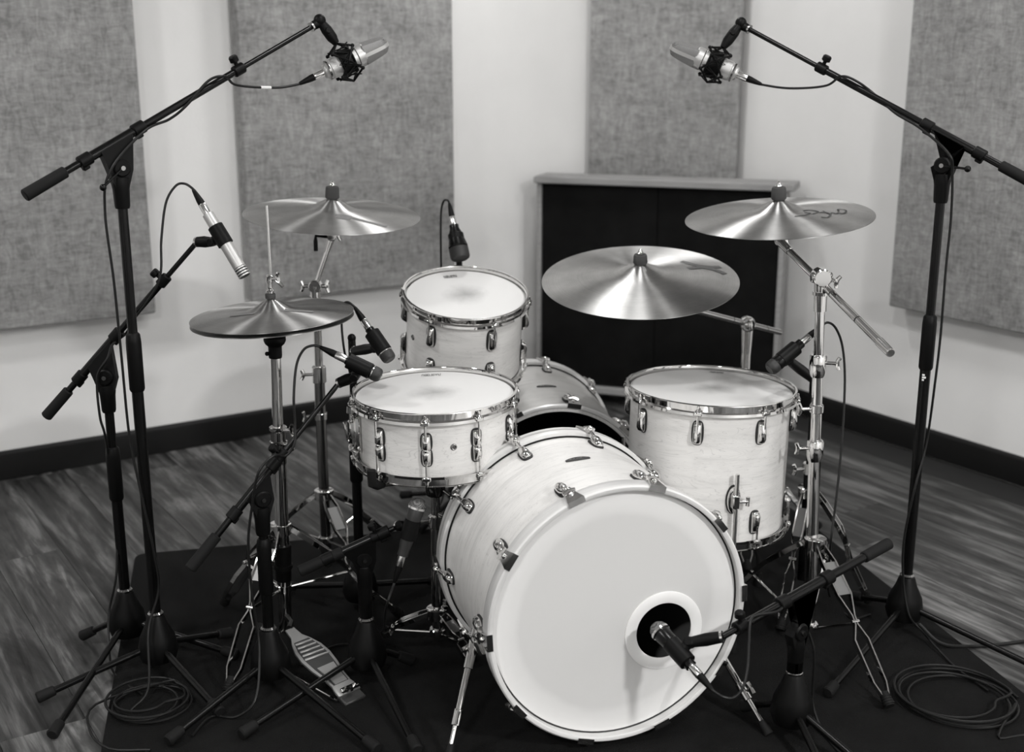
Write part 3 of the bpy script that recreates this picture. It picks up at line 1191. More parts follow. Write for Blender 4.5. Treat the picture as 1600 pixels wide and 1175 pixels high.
# --- floor tom
FT_R, ft_d = 0.1955, 0.3300
ftm = T(0.4904, 2.891, 0.611) @ RY(R(1.2)) @ RX(R(-0.6)) @ T(0, 0, -0.0145 - ft_d)
ft = tom_drum('floor_tom', 'large pale maple floor tom on three chrome legs', 'tom drum', ftm, FT_R, ft_d, [face_cam(-17 + 45 * k) for k in range(8)])
print_on_head(ft, FT_R, ft_d, R(-14), 0.034, 0.012, FT_R - 0.030, 'faint_print', 0.0018)
for i, deg in enumerate((10, 130, 250)):
    a = face_cam(deg)
    mb = RZ(a) @ T(FT_R, 0, 0.115)
    b = MB()
    pts = [(0.018 * math.cos(2 * PI * k / 20), 0.036 * math.sin(2 * PI * k / 20)) for k in range(20)]
    mx = M(((0, 0, 1, 0), (1, 0, 0, 0), (0, 1, 0, 0), (0, 0, 0, 1)))
    b.prism([(x * 0.9, y * 0.92) for x, y in pts], 0.012, mb @ mx, bev=0.004)
    b.box((0.020, 0.018, 0.034), mb @ T(0.018, 0, 0), bev=0.003)
    b.cyl(mb @ V((0.020, 0.006, 0)), mb @ V((0.020, 0.030, 0)), 0.004, None, 10)
    b.tube([mb @ V((0.020, 0.030, -0.011)), mb @ V((0.020, 0.031, 0)), mb @ V((0.020, 0.030, 0.011))], [0.005, 0.004, 0.005], 8)
    br = obj('leg_bracket', b, CH, ft, label='oval chrome leg bracket with wing screw')
    obj('gasket', MB().prism(pts, 0.003, mb @ mx), MAT['gasket'], br)
    top = ftm @ (mb @ V((0.020, 0, 0.068)))
    bot = V((top.x, top.y, RUG))
    outw = (ftm.to_3x3() @ (RZ(a).to_3x3() @ V((1, 0, 0))))
    lg = MB().tube([top, V((top.x, top.y, 0.12)), V((top.x, top.y, 0.08)) + outw * 0.012, V((top.x, top.y, RUG + 0.03)) + outw * 0.018], 0.0052, 10)
    l = obj('leg', lg, CH, ft, world=True)
    q = V((top.x, top.y, 0)) + outw * 0.018
    obj('rubber_foot', MB().lathe([(0.014, RUG), (0.014, RUG + 0.012), (0.009, RUG + 0.035)], T(q.x, q.y, 0), 14), MAT['black_rubber'], l, world=True)

# ------------------------------------------------------------------ cymbals
def cym_z(r, Rc, h):
    """upper surface height above the edge plane"""
    t = min(1.0, r / Rc)
    bow = h * (1 - t ** 1.7)
    rb = 0.30 * Rc
    bell = 0.022 * (1 + math.cos(PI * min(1, r / rb))) / 2 if r < rb else 0
    return bow + bell


def cymbal(label, m, Rc, h=0.020, mat='cymbal', flip=False, marks=(), group='cymbals', mark_mat='dark_print'):
    n = 40
    prof = []
    for k in range(n + 1):
        r = 0.006 + (Rc - 0.006) * k / n
        prof.append((r, cym_z(r, Rc, h)))
    low = [(r, z - 0.0014) for r, z in reversed(prof)]
    if flip:
        prof = [(r, -z) for r, z in prof]
        low = [(r, -z) for r, z in low]
    b = MB().lathe(prof + low, None, 128, closed=True)
    t = thing('cymbal', label, 'cymbal', m, group)
    obj('bronze_disc', b, MAT[mat], t, angle=60)
    for lines, wdt, mm in marks:
        mb = MB()
        strokes(mb, lines, wdt, lambda x, y: cym_z(math.hypot(x, y), Rc, h) + 0.0009)
        obj('ink_mark', mb, MAT[mm], t)
    return t


def cym_m(p, tilt, roll, yaw=0):
    return T(p) @ RY(R(-roll)) @ RX(R(tilt)) @ RZ(R(yaw))


def fat(x0, y0, x1, y1, bulge=0.0, n=6):
    dx, dy = x1 - x0, y1 - y0
    return [(x0 + dx * k / n - dy * bulge * math.sin(PI * k / n), y0 + dy * k / n + dx * bulge * math.sin(PI * k / n)) for k in range(n + 1)]


LC_P = V((-0.467, 3.161, 0.993))
lc_m = cym_m(LC_P, 4.6, -3.1)
cymbal('grey bronze crash cymbal high behind the hi-hat', lc_m, 0.2285, 0.022, 'cymbal',
       marks=[([fat(0.02, -0.085, 0.06, -0.09, 0.1), fat(0.025, -0.10, 0.062, -0.105, 0)], 0.018, 'faint_print'),
              ([fat(0.05, -0.085, 0.155, -0.125, -0.05)], 0.014, 'faint_print')])
RC_P = V((0.655, 2.986, 1.010))
rc_m = cym_m(RC_P, 5.0, 4.3)
sig = [curve2([(0.020, -0.085), (0.045, -0.078), (0.062, -0.062), (0.050, -0.055)], 6),
       curve2([(0.050, -0.040), (0.070, -0.032), (0.084, -0.050), (0.066, -0.070)], 6),
       curve2([(0.085, -0.058), (0.100, -0.055), (0.108, -0.072), (0.095, -0.098), (0.080, -0.096)], 6),
       curve2([(0.097, -0.042), (0.106, -0.068), (0.116, -0.058), (0.124, -0.064), (0.132, -0.056), (0.138, -0.062), (0.150, -0.050), (0.156, -0.024), (0.140, -0.020), (0.136, -0.040)], 6)]
cymbal('crash cymbal with a black handwritten signature, above the floor tom side', rc_m, 0.2285, 0.022, 'cymbal', marks=[(sig, 0.0052, 'dark_print')])
RD_P = V((0.331, 3.105, 0.832))
rd_m = cym_m(RD_P, 11.5, 1.9)
cymbal('large ride cymbal tilted forward between rack tom and floor tom', rd_m, 0.254, 0.024, 'cymbal_hammered',
       marks=[([fat(0.118, 0.085, 0.150, 0.060, 0.0) + fat(0.150, 0.060, 0.218, 0.062, -0.12)[1:],
                fat(0.128, 0.030, 0.165, 0.045, 0.0) + fat(0.165, 0.045, 0.222, 0.010, 0.12)[1:]], 0.017, 'faint_print')])
HH_P = V((-0.542, 2.694, 0.826))
hh_m = cym_m(HH_P, 0.8, 2.7)
cymbal('top hi-hat cymbal under the chrome clutch', hh_m, 0.183, 0.016, 'cymbal_dark', group='hi-hat cymbals',
       marks=[([fat(-0.085, -0.045, -0.03, -0.045, 0.0)], 0.010, 'faint_print'), ([fat(0.035, -0.03, 0.10, -0.035, 0.0)], 0.014, 'faint_print')])
cymbal('bottom hi-hat cymbal turned upside down beneath the top one', hh_m @ T(0, 0, -0.011), 0.183, 0.016, 'cymbal_dark', flip=True, group='hi-hat cymbals')


# ------------------------------------------------------------------ chrome stands
def brace_leg(t, start, foot, zpin=None, w0=0.010, wb=0.017, name='leg', rad=0.0036):
    """double-braced tripod leg: two bent flat rails that pinch in the middle and meet in a rubber foot"""
    start, foot = V(start), V(foot) + V((0, 0, 0.011))
    d = foot - start
    side = V((d.y, -d.x, 0)).normalized()
    out = V((d.x, d.y, 0)).normalized()
    keys = [(0, w0), (0.10, wb), (0.30, wb), (0.44, 0.003), (0.50, 0.003), (0.60, wb), (0.86, wb * 0.9), (0.97, 0.004)]
    leg = None
    for s in (-1, 1):
        pts = []
        for u, ww in keys:
            p = start + d * u + side * s * ww
            p += out * 0.018 * math.sin(PI * min(1, u * 1.6)) if u < 0.62 else V((0, 0, 0))
            pts.append(p)
        vs, fs = [], []
        b = MB()
        nn = (d.normalized().cross(side)).normalized()
        for i, p in enumerate(pts):
            for q in (side * s * rad * 0.5 + nn * rad * 1.6, side * s * rad * 0.5 - nn * rad * 1.6, -side * s * rad * 0.5 - nn * rad * 1.6, -side * s * rad * 0.5 + nn * rad * 1.6):
                vs.append(p + q)
        for i in range(len(pts) - 1):
            for k in range(4):
                fs.append((4 * i + k, 4 * i + (k + 1) % 4, 4 * i + 4 + (k + 1) % 4, 4 * i + 4 + k))
        fs += [(0, 3, 2, 1), tuple(4 * (len(pts) - 1) + k for k in range(4))]
        b.add(vs, fs)
        if leg is None:
            b.cyl(start + d * 0.47 + out * 0.016 - side * 0.009, start + d * 0.47 + out * 0.016 + side * 0.009, 0.0045, None, 10)
            leg = obj(name, b, CH, t, world=True)
        else:
            obj('rail', b, CH, leg, world=True)
    pl = MB()
    for (u0, u1, wq) in ((0.10, 0.30, wb * 0.92),):
        c0, c1 = start + d * u0 + out * 0.018 * math.sin(PI * u0 * 1.6), start + d * u1 + out * 0.018 * math.sin(PI * u1 * 1.6)
        mm_ = M((side, (c1 - c0).normalized(), side.cross((c1 - c0).normalized()))).transposed().to_4x4()
        mm_.translation = (c0 + c1) / 2
        pl.box((wq * 2, (c1 - c0).length, 0.002), mm_)
    obj('channel_plate', pl, MAT['leg_plate'], leg, world=True)
    e = d.normalized()
    b = MB()
    p0 = foot - e * 0.034
    for k in range(5):
        b.cyl(p0 + e * 0.006 * k, p0 + e * (0.006 * k + 0.0045), 0.0105 + 0.0008 * k, None, 12)
    b.cyl(p0, foot - e * 0.002, 0.0095, 0.012, 12)
    obj('rubber_foot', b, MAT['black_rubber'], leg, world=True)
    return leg


def wing_bolt(b, p, d, ln=0.028, s=1.0):
    p, d = V(p), V(d).normalized()
    b.cyl(p, p + d * ln, 0.0042 * s, None, 10)
    u = V((0, 0, 1)) if abs(d.z) < 0.8 else V((1, 0, 0))
    u = (u - d * u.dot(d)).normalized()
    e = p + d * ln
    b.tube([e - u * 0.014 * s + d * 0.004, e - u * 0.006 * s, e + u * 0.006 * s, e + u * 0.014 * s + d * 0.004], [0.0045 * s, 0.0052 * s, 0.0052 * s, 0.0045 * s], 8)


def collar(b, p, r, h, side=None, seg=18):
    p = V(p)
    b.lathe([(r * 0.9, -h / 2), (r, -h / 2 + 0.002), (r, h / 2 - 0.002), (r * 0.9, h / 2)], T(p), seg)
    if side is not None:
        wing_bolt(b, p + V(side).normalized() * r * 0.8, side)


def tripod(t, cx, cy, z_top, feet, z_low=None, w0=0.010, wb=0.017, r=0.0165):
    b = MB()
    collar(b, (cx, cy, z_top), r + 0.010, 0.028)
    obj('tripod_collar', b, CH, t, world=True)
    c = V((cx, cy, 0))
    for f in feet:
        f = V(f)
        dd = V((f.x - cx, f.y - cy, 0)).normalized()
        brace_leg(t, V((cx, cy, z_top)) + dd * 0.022, f, w0=w0, wb=wb)
    if z_low is not None:
        lb = MB()
        collar(lb, (cx, cy, z_low), r + 0.004, 0.02)
        obj('brace_collar', lb, CH, t, world=True)
        for f in feet:
            f = V(f)
            dd = V((f.x - cx, f.y - cy, 0)).normalized()
            st = V((cx, cy, z_top)) + dd * 0.022
            mid_ = st + (f - st) * 0.47 + dd * 0.016
            obj('brace', MB().cyl(V((cx, cy, z_low)) + dd * 0.016, mid_, 0.0036, None, 8), CH, t, world=True)


def topper(t, m, Rc, h, sleeve=0.030):
    """felt, sleeve and nut on top of a cymbal whose matrix is m"""
    z = cym_z(0, Rc, h)
    obj('felt_washer', MB().lathe([(0.0165, z), (0.0185, z + 0.003), (0.0175, z + sleeve - 0.004), (0.0155, z + sleeve)], m, 20), MAT['felt'], t, world=True, label='grey felt washer')
    b = MB()
    b.lathe([(0.003, z + sleeve), (0.003, z + sleeve + 0.014)], m, 10)
    b.lathe([(0.009, z + sleeve), (0.0095, z + sleeve + 0.004), (0.006, z + sleeve + 0.008), (0.0055, z + sleeve + 0.012), (0.002, z + sleeve + 0.015)], m, 14)
    obj('top_nut', b, CH, t, world=True)
    obj('bottom_felt', MB().lathe([(0.012, z - 0.016), (0.013, z - 0.012), (0.013, z - 0.003), (0.011, z - 0.002)], m, 16), MAT['felt'], t, world=True)


def tilter(t, m, end, dz=-0.05):
    """tilter under a cymbal; end = world end of the boom rod"""
    p0 = m @ V((0, 0, 0.0))
    p1 = m @ V((0, 0, dz))
    b = MB()
    b.cyl(m @ V((0, 0, 0.02)), p1, 0.0055, None, 12)
    b.cyl(m @ V((0, 0, -0.006)), m @ V((0, 0, -0.001)), 0.012, None, 14)
    sd = V((1, 0, 0))
    b.cyl(p1 - V((0, 0.012, 0)), p1 + V((0, 0.012, 0)), 0.013, None, 16, 0.002)
    wing_bolt(b, p1 + V((0.006, 0, 0)), (1, -0.2, 0.1), 0.012)
    b.cyl(p1, p1 + (V(end) - p1).normalized() * 0.035, 0.010, 0.008, 14)
    obj('tilter', b, CH, t, world=True)
    return p1


# --- left crash stand
c = atz(511, 885, RUG)
t = thing('cymbal_stand', 'chrome cymbal stand with a short tilted arm behind the hi-hat stand', 'cymbal stand', (c.x, c.y, RUG), 'cymbal stands')
CX, CY = c.x, c.y
zA = aty(490, 447, CY).z
zB = aty(487, 585, CY).z
zT = aty(497, 772, CY).z
obj('base_tube', MB().cyl((CX, CY, RUG + 0.03), (CX, CY, zB - 0.02), 0.0145, None, 18), MAT['dark_chrome'], t, world=True)
obj('upper_tube', MB().cyl((CX, CY, zB - 0.05), (CX, CY, zA), 0.0115, None, 18), CH, t, world=True)
b = MB(); collar(b, (CX, CY, zB), 0.019, 0.045, (-1, -0.3, 0.05)); obj('height_clamp', b, CH, t, world=True)
b = MB(); collar(b, (CX, CY, aty(495, 650, CY).z), 0.0175, 0.02, (-1, -0.2, 0)); obj('memory_lock', b, CH, t, world=True)
A = V((CX, CY, zA))
p1 = tilter(t, lc_m, A, -0.055)
b = MB()
b.cyl(A - V((0, 0.014, 0)), A + V((0, 0.014, 0)), 0.017, None, 18, 0.002)
b.cyl(A - V((0, 0, 0.035)), A, 0.0135, 0.015, 16)
wing_bolt(b, A - V((0.014, 0, 0)), (-1, 0, 0), 0.020)
wing_bolt(b, A + V((0.014, 0, 0)), (1, 0, 0), 0.016, 1.2)
obj('ratchet', b, CH, t, world=True)
obj('boom_rod', MB().cyl(A - (p1 - A).normalized() * 0.03, p1, 0.0068, None, 14), CH, t, world=True)
b = MB()
b.tube([p1 - V((0.012, 0.01, 0)), p1 - V((0.040, 0.012, -0.003)), p1 - V((0.042, 0.012, 0.012)), p1 - V((0.042, 0.012, 0.038))], 0.0055, 8)
obj('tilter_lever', b, MAT['black_plastic'], t, world=True)
topper(t, lc_m, 0.2285, 0.022)
tripod(t, CX, CY, zT, [atz(398, 880, RUG), atz(574, 948, RUG), V((CX + 0.14, CY + 0.22, RUG))], z_low=0.09)

# --- right crash stand (boom, beside the floor tom)
c = atz(1263, 1003, RUG)
CX, CY = c.x, c.y
t = thing('cymbal_stand', 'chrome boom stand holding the signed crash beside the floor tom', 'cymbal stand', (CX, CY, RUG), 'cymbal stands')
A = aty(1283, 433, CY + 0.03)
lean = (A - V((CX, CY, RUG)))


def on(u): return V((CX, CY, RUG)) + lean * u


def u_at(py):   # share of the pole at picture row py
    return (aty(1270, py, CY).z - RUG) / lean.z


obj('base_tube', MB().cyl(on(0.02), on(u_at(690)), 0.0145, None, 18), CH, t, world=True)
obj('middle_tube', MB().cyl(on(u_at(710)), on(u_at(560)), 0.0125, None, 18), CH, t, world=True)
obj('upper_tube', MB().cyl(on(u_at(590)), on(u_at(460)), 0.0115, None, 18), CH, t, world=True)
for py, s in ((570, (1, -0.3, 0)), (703, (-1, -0.2, 0))):
    b = MB()
    b.lathe([(0.014, -0.035), (0.0165, -0.03), (0.0195, -0.018), (0.0195, 0.014), (0.0175, 0.018)], T(on(u_at(py))), 18)
    wing_bolt(b, on(u_at(py)) + V(s).normalized() * 0.016, s)
    obj('height_clamp', b, CH, t, world=True)
b = MB(); collar(b, on(u_at(642)), 0.016, 0.02, (-1, -0.2, 0)); obj('memory_lock', b, CH, t, world=True)
tail = atd(1392, 552, 2.50)
tip_dir = (A - tail).normalized()
p1 = rc_m @ V((0.0, 0, -0.058))
tilter(t, rc_m, A, -0.058)
b = MB()
b.cyl(A - V((0.0, 0.020, 0)), A + V((0, 0.020, 0)), 0.021, None, 20, 0.003)
b.cyl(A - V((0.024, 0.004, 0)), A + V((0.024, -0.004, 0)), 0.012, None, 14, 0.002)
b.cyl(on(u_at(490)), A, 0.0145, 0.0155, 16)
b.lathe([(0.0185, -0.004), (0.0185, 0.004)], T(on(u_at(462))), 18)
wing_bolt(b, A + V((0.02, -0.01, -0.004)), (1, -0.3, -0.3), 0.014)
obj('ratchet', b, CH, t, world=True)
rod = obj('boom_rod', MB().cyl(p1, tail, 0.0088, None, 16).cyl(p1, p1 + (tail - p1) * 0.12, 0.0115, 0.0100, 14), CH, t, world=True)
dd = (tail - p1)
for u in (0.52, 0.74):
    obj('ring_mark', MB().cyl(p1 + dd * u, p1 + dd * (u + 0.007), 0.0090, None, 16), MAT['gasket'], rod, world=True)
obj('end_cap', MB().cyl(tail - dd.normalized() * 0.055, tail, 0.0102, 0.0096, 16, 0.002), MAT['chrome_soft'], rod, world=True)
topper(t, rc_m, 0.2285, 0.022)
tripod(t, CX, CY, aty(1266, 848, CY).z, [atz(1390, 1112, RUG), atz(1352, 990, RUG) + V((0.0, 0.32, 0)), atz(1120, 1000, RUG) + V((-0.0, 0.16, 0))], z_low=0.05)

# --- ride stand (boom, behind the floor tom)
t_y = 3.37
A = aty(1168, 506, t_y)
CX, CY = A.x, t_y
t = thing('cymbal_stand', 'chrome boom stand holding the ride, its pole rising behind the floor tom', 'cymbal stand', (CX, CY, RUG), 'cymbal stands')
obj('base_tube', MB().cyl((CX, CY, RUG + 0.03), (CX, CY, 0.42), 0.0145, None, 18), CH, t, world=True)
obj('upper_tube', MB().cyl((CX, CY, 0.40), (CX, CY, A.z - 0.03), 0.0125, None, 18), CH, t, world=True)
b = MB(); collar(b, (CX, CY, 0.42), 0.019, 0.04, (1, -0.2, 0)); obj('height_clamp', b, CH, t, world=True)
p1 = rd_m @ V((0, 0, -0.045))
tilter(t, rd_m, A, -0.045)
tail = A + (A - p1).normalized() * 0.15
b = MB()
b.cyl(A - V((0, 0.018, 0)), A + V((0, 0.018, 0)), 0.0205, None, 20, 0.003)
b.ball(A, 0.022, 14)
b.cyl((CX, CY, A.z - 0.085), A, 0.013, 0.0165, 16)
wing_bolt(b, A - V((0, 0.016, 0.0)), (0.2, -1, 0.2), 0.014)
obj('ratchet', b, CH, t, world=True)
rod = obj('boom_rod', MB().cyl(p1, tail, 0.0085, None, 16), CH, t, world=True)
for u in (-0.45, 0.55):
    q = A + (tail - A) * u
    obj('ring_mark', MB().cyl(q, q + (tail - A).normalized() * 0.002, 0.0087, None, 16), MAT['gasket'], rod, world=True)
topper(t, rd_m, 0.254, 0.024, 0.024)
tripod(t, CX, CY, 0.27, [V((CX + 0.26, CY + 0.06, RUG)), V((CX - 0.16, CY + 0.2, RUG)), V((CX - 0.02, CY - 0.27, RUG))], z_low=0.06)

# --- hi-hat stand
c = atz(447, 1003, RUG)
CX, CY = c.x, c.y
t = thing('hi_hat_stand', 'chrome hi-hat stand with pull rod, clutch and ridged foot pedal', 'hi-hat stand', (CX, CY, RUG))
base_p = V((CX, CY, RUG))
seat = hh_m @ V((0, 0, -0.055))
lean = (seat - base_p)


def hon(py):
    u = (aty(430, py, CY).z - RUG) / lean.z
    return base_p + lean * u


ldir = lean.normalized()
obj('lower_tube', MB().cyl(hon(985), hon(688), 0.0165, None, 20), CH, t, world=True)
obj('upper_tube', MB().cyl(hon(700), seat - ldir * 0.03, 0.0125, None, 20), CH, t, world=True)
b = MB()
for py in (668, 690):
    b.lathe([(0.019, -0.004), (0.0205, -0.002), (0.0205, 0.004), (0.018, 0.006)], axm(hon(py), hon(py) + ldir), 20)
wing_bolt(b, hon(668) + V((0.016, -0.012, 0)), (1, -0.4, 0.1), 0.02)
wing_bolt(b, hon(690) + V((0.016, -0.012, 0)), (1, -0.4, 0.1), 0.02)
obj('height_clamp', b, CH, t, world=True)
obj('clamp_sleeve', MB().cyl(hon(722), hon(672), 0.0175, None, 20), MAT['dark_chrome'], t, world=True)
b = MB()
b.lathe([(0.0145, -0.045), (0.0155, -0.04), (0.0155, -0.018), (0.022, -0.012), (0.0255, -0.004), (0.0250, 0.003), (0.012, 0.010)], axm(seat, seat + ldir), 22)
b.ball(seat - ldir * 0.034 + V((-0.017, -0.008, 0)), 0.005, 10)
obj('seat_cup', b, MAT['black_plastic'], t, world=True)
rod_top = aty(417, 321, HH_P.y - 0.0)
obj('pull_rod', MB().cyl(seat - ldir * 0.05, rod_top, 0.0032, None, 10), MAT['chrome_soft'], t, world=True)
rd = (rod_top - seat).normalized()
zc0 = hh_m @ V((0, 0, cym_z(0, 0.183, 0.016)))
b = MB()
mm = axm(zc0, zc0 + rd)
b.lathe([(0.008, 0.010), (0.0095, 0.012), (0.0095, 0.019), (0.006, 0.021), (0.006, 0.034), (0.0078, 0.037), (0.0078, 0.052), (0.005, 0.054)], mm, 16)
wing_bolt(b, mm @ V((0, 0, 0.045)) + V((0.006, -0.002, 0)), (1, -0.2, 0.1), 0.014)
b.tube([mm @ V((0, 0, 0.043)) + V((0.014, -0.004, 0)), mm @ V((0, 0, 0.036)) + V((0.024, -0.006, 0)), mm @ V((0, 0, 0.028)) + V((0.031, -0.008, 0))], [0.0045, 0.005, 0.004], 8)
obj('clutch', b, CH, t, world=True)
obj('clutch_felt', MB().lathe([(0.011, 0.0), (0.012, 0.002), (0.012, 0.009), (0.011, 0.011)], mm, 16), MAT['felt'], t, world=True)
tripod(t, CX, CY, hon(826).z, [atz(356, 1088, RUG), atz(350, 948, RUG), atz(628, 968, RUG)], z_low=hon(918).z, wb=0.019)
b = MB()
b.cyl(hon(850), hon(905), 0.021, 0.019, 18)
b.cyl(hon(880), hon(886), 0.023, None, 18)
obj('spring_housing', b, MAT['black_plastic'], t, world=True)
# pedal
toe, heel = atz(452, 985, 0.095), atz(546, 1084, 0.018)
px_ = (heel - toe).normalized()
side = px_.cross(V((0, 0, 1))).normalized()
pm = M((side, px_, side.cross(px_))).transposed().to_4x4()
pm.translation = toe
L = (heel - toe).length
half = [(0.0, 0.012), (0.05, 0.013), (0.12, 0.015), (0.20, 0.026), (0.32, 0.037), (0.45, 0.040), (0.60, 0.036), (0.75, 0.028), (0.86, 0.026), (0.94, 0.030), (1.0, 0.030)]
poly = [(ww, u * L) for u, ww in half] + [(-ww, u * L) for u, ww in reversed(half)]
pd = obj('foot_pedal', MB().prism(poly, 0.006, pm, bev=0.0015), MAT['pedal_metal'], t, world=True, label='grey cast footboard with raised ridges')
sgn = 1 if (pm.to_3x3() @ V((0, 0, 1))).z > 0 else -1
inner = [(ww * 0.78, u) for u, ww in half if 0.15 < u < 0.87]
ip = [(ww, u * L) for ww, u in inner] + [(-ww, u * L) for ww, u in reversed(inner)]
obj('tread_recess', MB().prism(ip, 0.0012, pm @ T(0, 0, 0.006 if sgn > 0 else -0.0012)), MAT['pedal_dark'], pd, world=True)
ip2 = [(ww * 0.82, u * L) for ww, u in inner if u > 0.5] + [(-ww * 0.82, u * L) for ww, u in reversed(inner) if u > 0.5]
obj('grip_plate', MB().prism(ip2, 0.002, pm @ T(0, 0, 0.007 if sgn > 0 else -0.003)), MAT['pedal_metal'], pd, world=True)
for k in range(5):
    u = 0.24 + 0.055 * k
    ww = 0.022 + 0.0025 * k
    obj('ridge', MB().box((ww * 2, 0.0055, 0.004), pm @ T(0, u * L, 0.008 if sgn > 0 else -0.002) @ RZ(R(-4)), bev=0.001), MAT['pedal_metal'], pd, world=True)
obj('heel_plate', MB().box((0.058, 0.034, 0.012), pm @ T(0, L + 0.008, -0.003) @ RX(R(0)), bev=0.003), MAT['pedal_dark'], pd, world=True)
b = MB()
b.box((0.05, 0.012, 0.012), T(heel + V((0.0, 0.005, 0.012))) @ RZ(math.atan2(side.y, side.x)), bev=0.003)
wing_nut(b, heel + V((0.005, -0.01, 0.016)), (0, -0.4, 1), side)
obj('heel_hinge', b, CH, pd, world=True)
b = MB()
for s in (-1, 1):
    b.tube([hon(985) + side * s * 0.02, toe + side * s * 0.05 + V((0, 0, -0.07)), heel + side * s * 0.034 - V((0, 0, 0.004))], 0.003, 8)
    obj('frame_rod', b, CH, t, world=True)
    b = MB()
b = MB().tube([hon(960), (hon(960) + toe) / 2 + V((0.01, 0, 0)), toe + V((0, 0, 0.004))], [0.008, 0.006, 0.008], 8)
obj('pull_chain', b, MAT['black_metal'], t, world=True)

# --- snare stand
c = V((-0.180, 2.690, RUG))
CX, CY = c.x, c.y
t = thing('snare_stand', 'low chrome basket stand under the snare drum', 'snare stand', c)
zb = 0.455
zc_ = aty(662, 957, CY).z
obj('base_tube', MB().cyl((CX, CY, 0.05), (CX, CY, 0.33), 0.0135, None, 16), CH, t, world=True)
obj('upper_tube', MB().cyl((CX, CY, 0.31), (CX, CY, zb - 0.03), 0.0105, None, 16), CH, t, world=True)
b = MB(); collar(b, (CX, CY, 0.33), 0.0175, 0.03, (-1, -0.3, 0)); obj('height_clamp', b, CH, t, world=True)
b = MB()
b.cyl((CX, CY, zb - 0.06), (CX, CY, zb - 0.02), 0.022, 0.026, 18, 0.003)
b.cyl((CX - 0.03, CY, zb - 0.03), (CX + 0.03, CY, zb - 0.03), 0.010, None, 14)
wing_bolt(b, (CX + 0.02, CY - 0.01, zb - 0.045), (1, -0.4, -0.6), 0.03)
wing_bolt(b, (CX + 0.01, CY - 0.02, zb - 0.10), (0.7, -0.8, 0), 0.02)
obj('basket_hub', b, MAT['dark_chrome'], t, world=True)
for deg in (-38, 82, 202):
    a = R(-90 + deg)
    d = V((math.cos(a), math.sin(a), 0))
    zb2 = (snm @ V((0, 0, 0))).z - 0.016
    pts = [V((CX, CY, zb - 0.02)) + d * 0.02, V((CX, CY, zb + 0.0)) + d * 0.09, V((CX, CY, zb2 - 0.012)) + d * 0.185, V((CX, CY, zb2 - 0.004)) + d * 0.204, V((CX, CY, zb2 + 0.02)) + d * 0.206]
    arm = obj('basket_arm', MB().tube(pts, 0.0065, 10), CH, t, world=True)
    obj('rubber_grip', MB().tube([pts[2] - d * 0.01, pts[2] + d * 0.006, pts[3] + d * 0.003, pts[4] + d * 0.002, pts[4] + d * 0.002 + V((0, 0, 0.008))], 0.0105, 12), MAT['black_rubber'], arm, world=True)
tripod(t, CX, CY, zc_, [atz(572, 1012, RUG), atz(738, 1042, RUG), V((CX + 0.02, CY + 0.24, RUG))], z_low=0.045, wb=0.012)

# ------------------------------------------------------------------ microphone stands
BK, BP, RBM = MAT['black_metal'], MAT['black_plastic'], MAT['black_rubber']


def stand_base(t, base, feet, hub_h=0.135, leg_r=0.0078, z_hub=0.095):
    """cast cone hub with three tube legs and rubber feet"""
    x, y = base.x, base.y
    z0 = RUG
    obj('hub', MB().lathe([(0.020, z0 + 0.020), (0.040, z0 + 0.030), (0.046, z0 + 0.050), (0.040, z0 + 0.085), (0.026, z0 + hub_h - 0.02), (0.020, z0 + hub_h), (0.0165, z0 + hub_h + 0.006)],
                          T(x, y, 0), 22), BP, t, world=True)
    obj('hub_ring', MB().lathe([(0.0175, z0 + hub_h + 0.004), (0.018, z0 + hub_h + 0.008), (0.0145, z0 + hub_h + 0.012)], T(x, y, 0), 20), MAT['dark_chrome'], t, world=True)
    for f in feet:
        f = V(f)
        f.z += 0.014
        d = V((f.x - x, f.y - y, 0)).normalized()
        s = V((x, y, z0 + z_hub * 0.62)) + d * 0.030
        e = (f - s).normalized()
        lg = obj('leg', MB().cyl(s, f - e * 0.01, leg_r, None, 12), BK, t, world=True)
        obj('rubber_foot', MB().cyl(f - e * 0.042, f, leg_r + 0.004, leg_r + 0.0055, 14, 0.003), RBM, lg, world=True)


def pole(t, base, ztop, zc=None, r0=0.0125, r1=0.0105, zbot=0.12):
    """lower tube, grip clutch and upper tube"""
    x, y = base.x, base.y
    zc = zc if zc is not None else ztop * 0.5
    obj('lower_tube', MB().cyl((x, y, zbot), (x, y, zc), r0, None, 18), BK, t, world=True)
    obj('upper_tube', MB().cyl((x, y, zc - 0.02), (x, y, ztop), r1, None, 18), BK, t, world=True)
    obj('height_clutch', MB().lathe([(0.0145, zc - 0.065), (0.0165, zc - 0.060), (0.0165, zc + 0.045), (0.015, zc + 0.062), (0.0115, zc + 0.066)], T(x, y, 0), 18), BP, t, world=True)


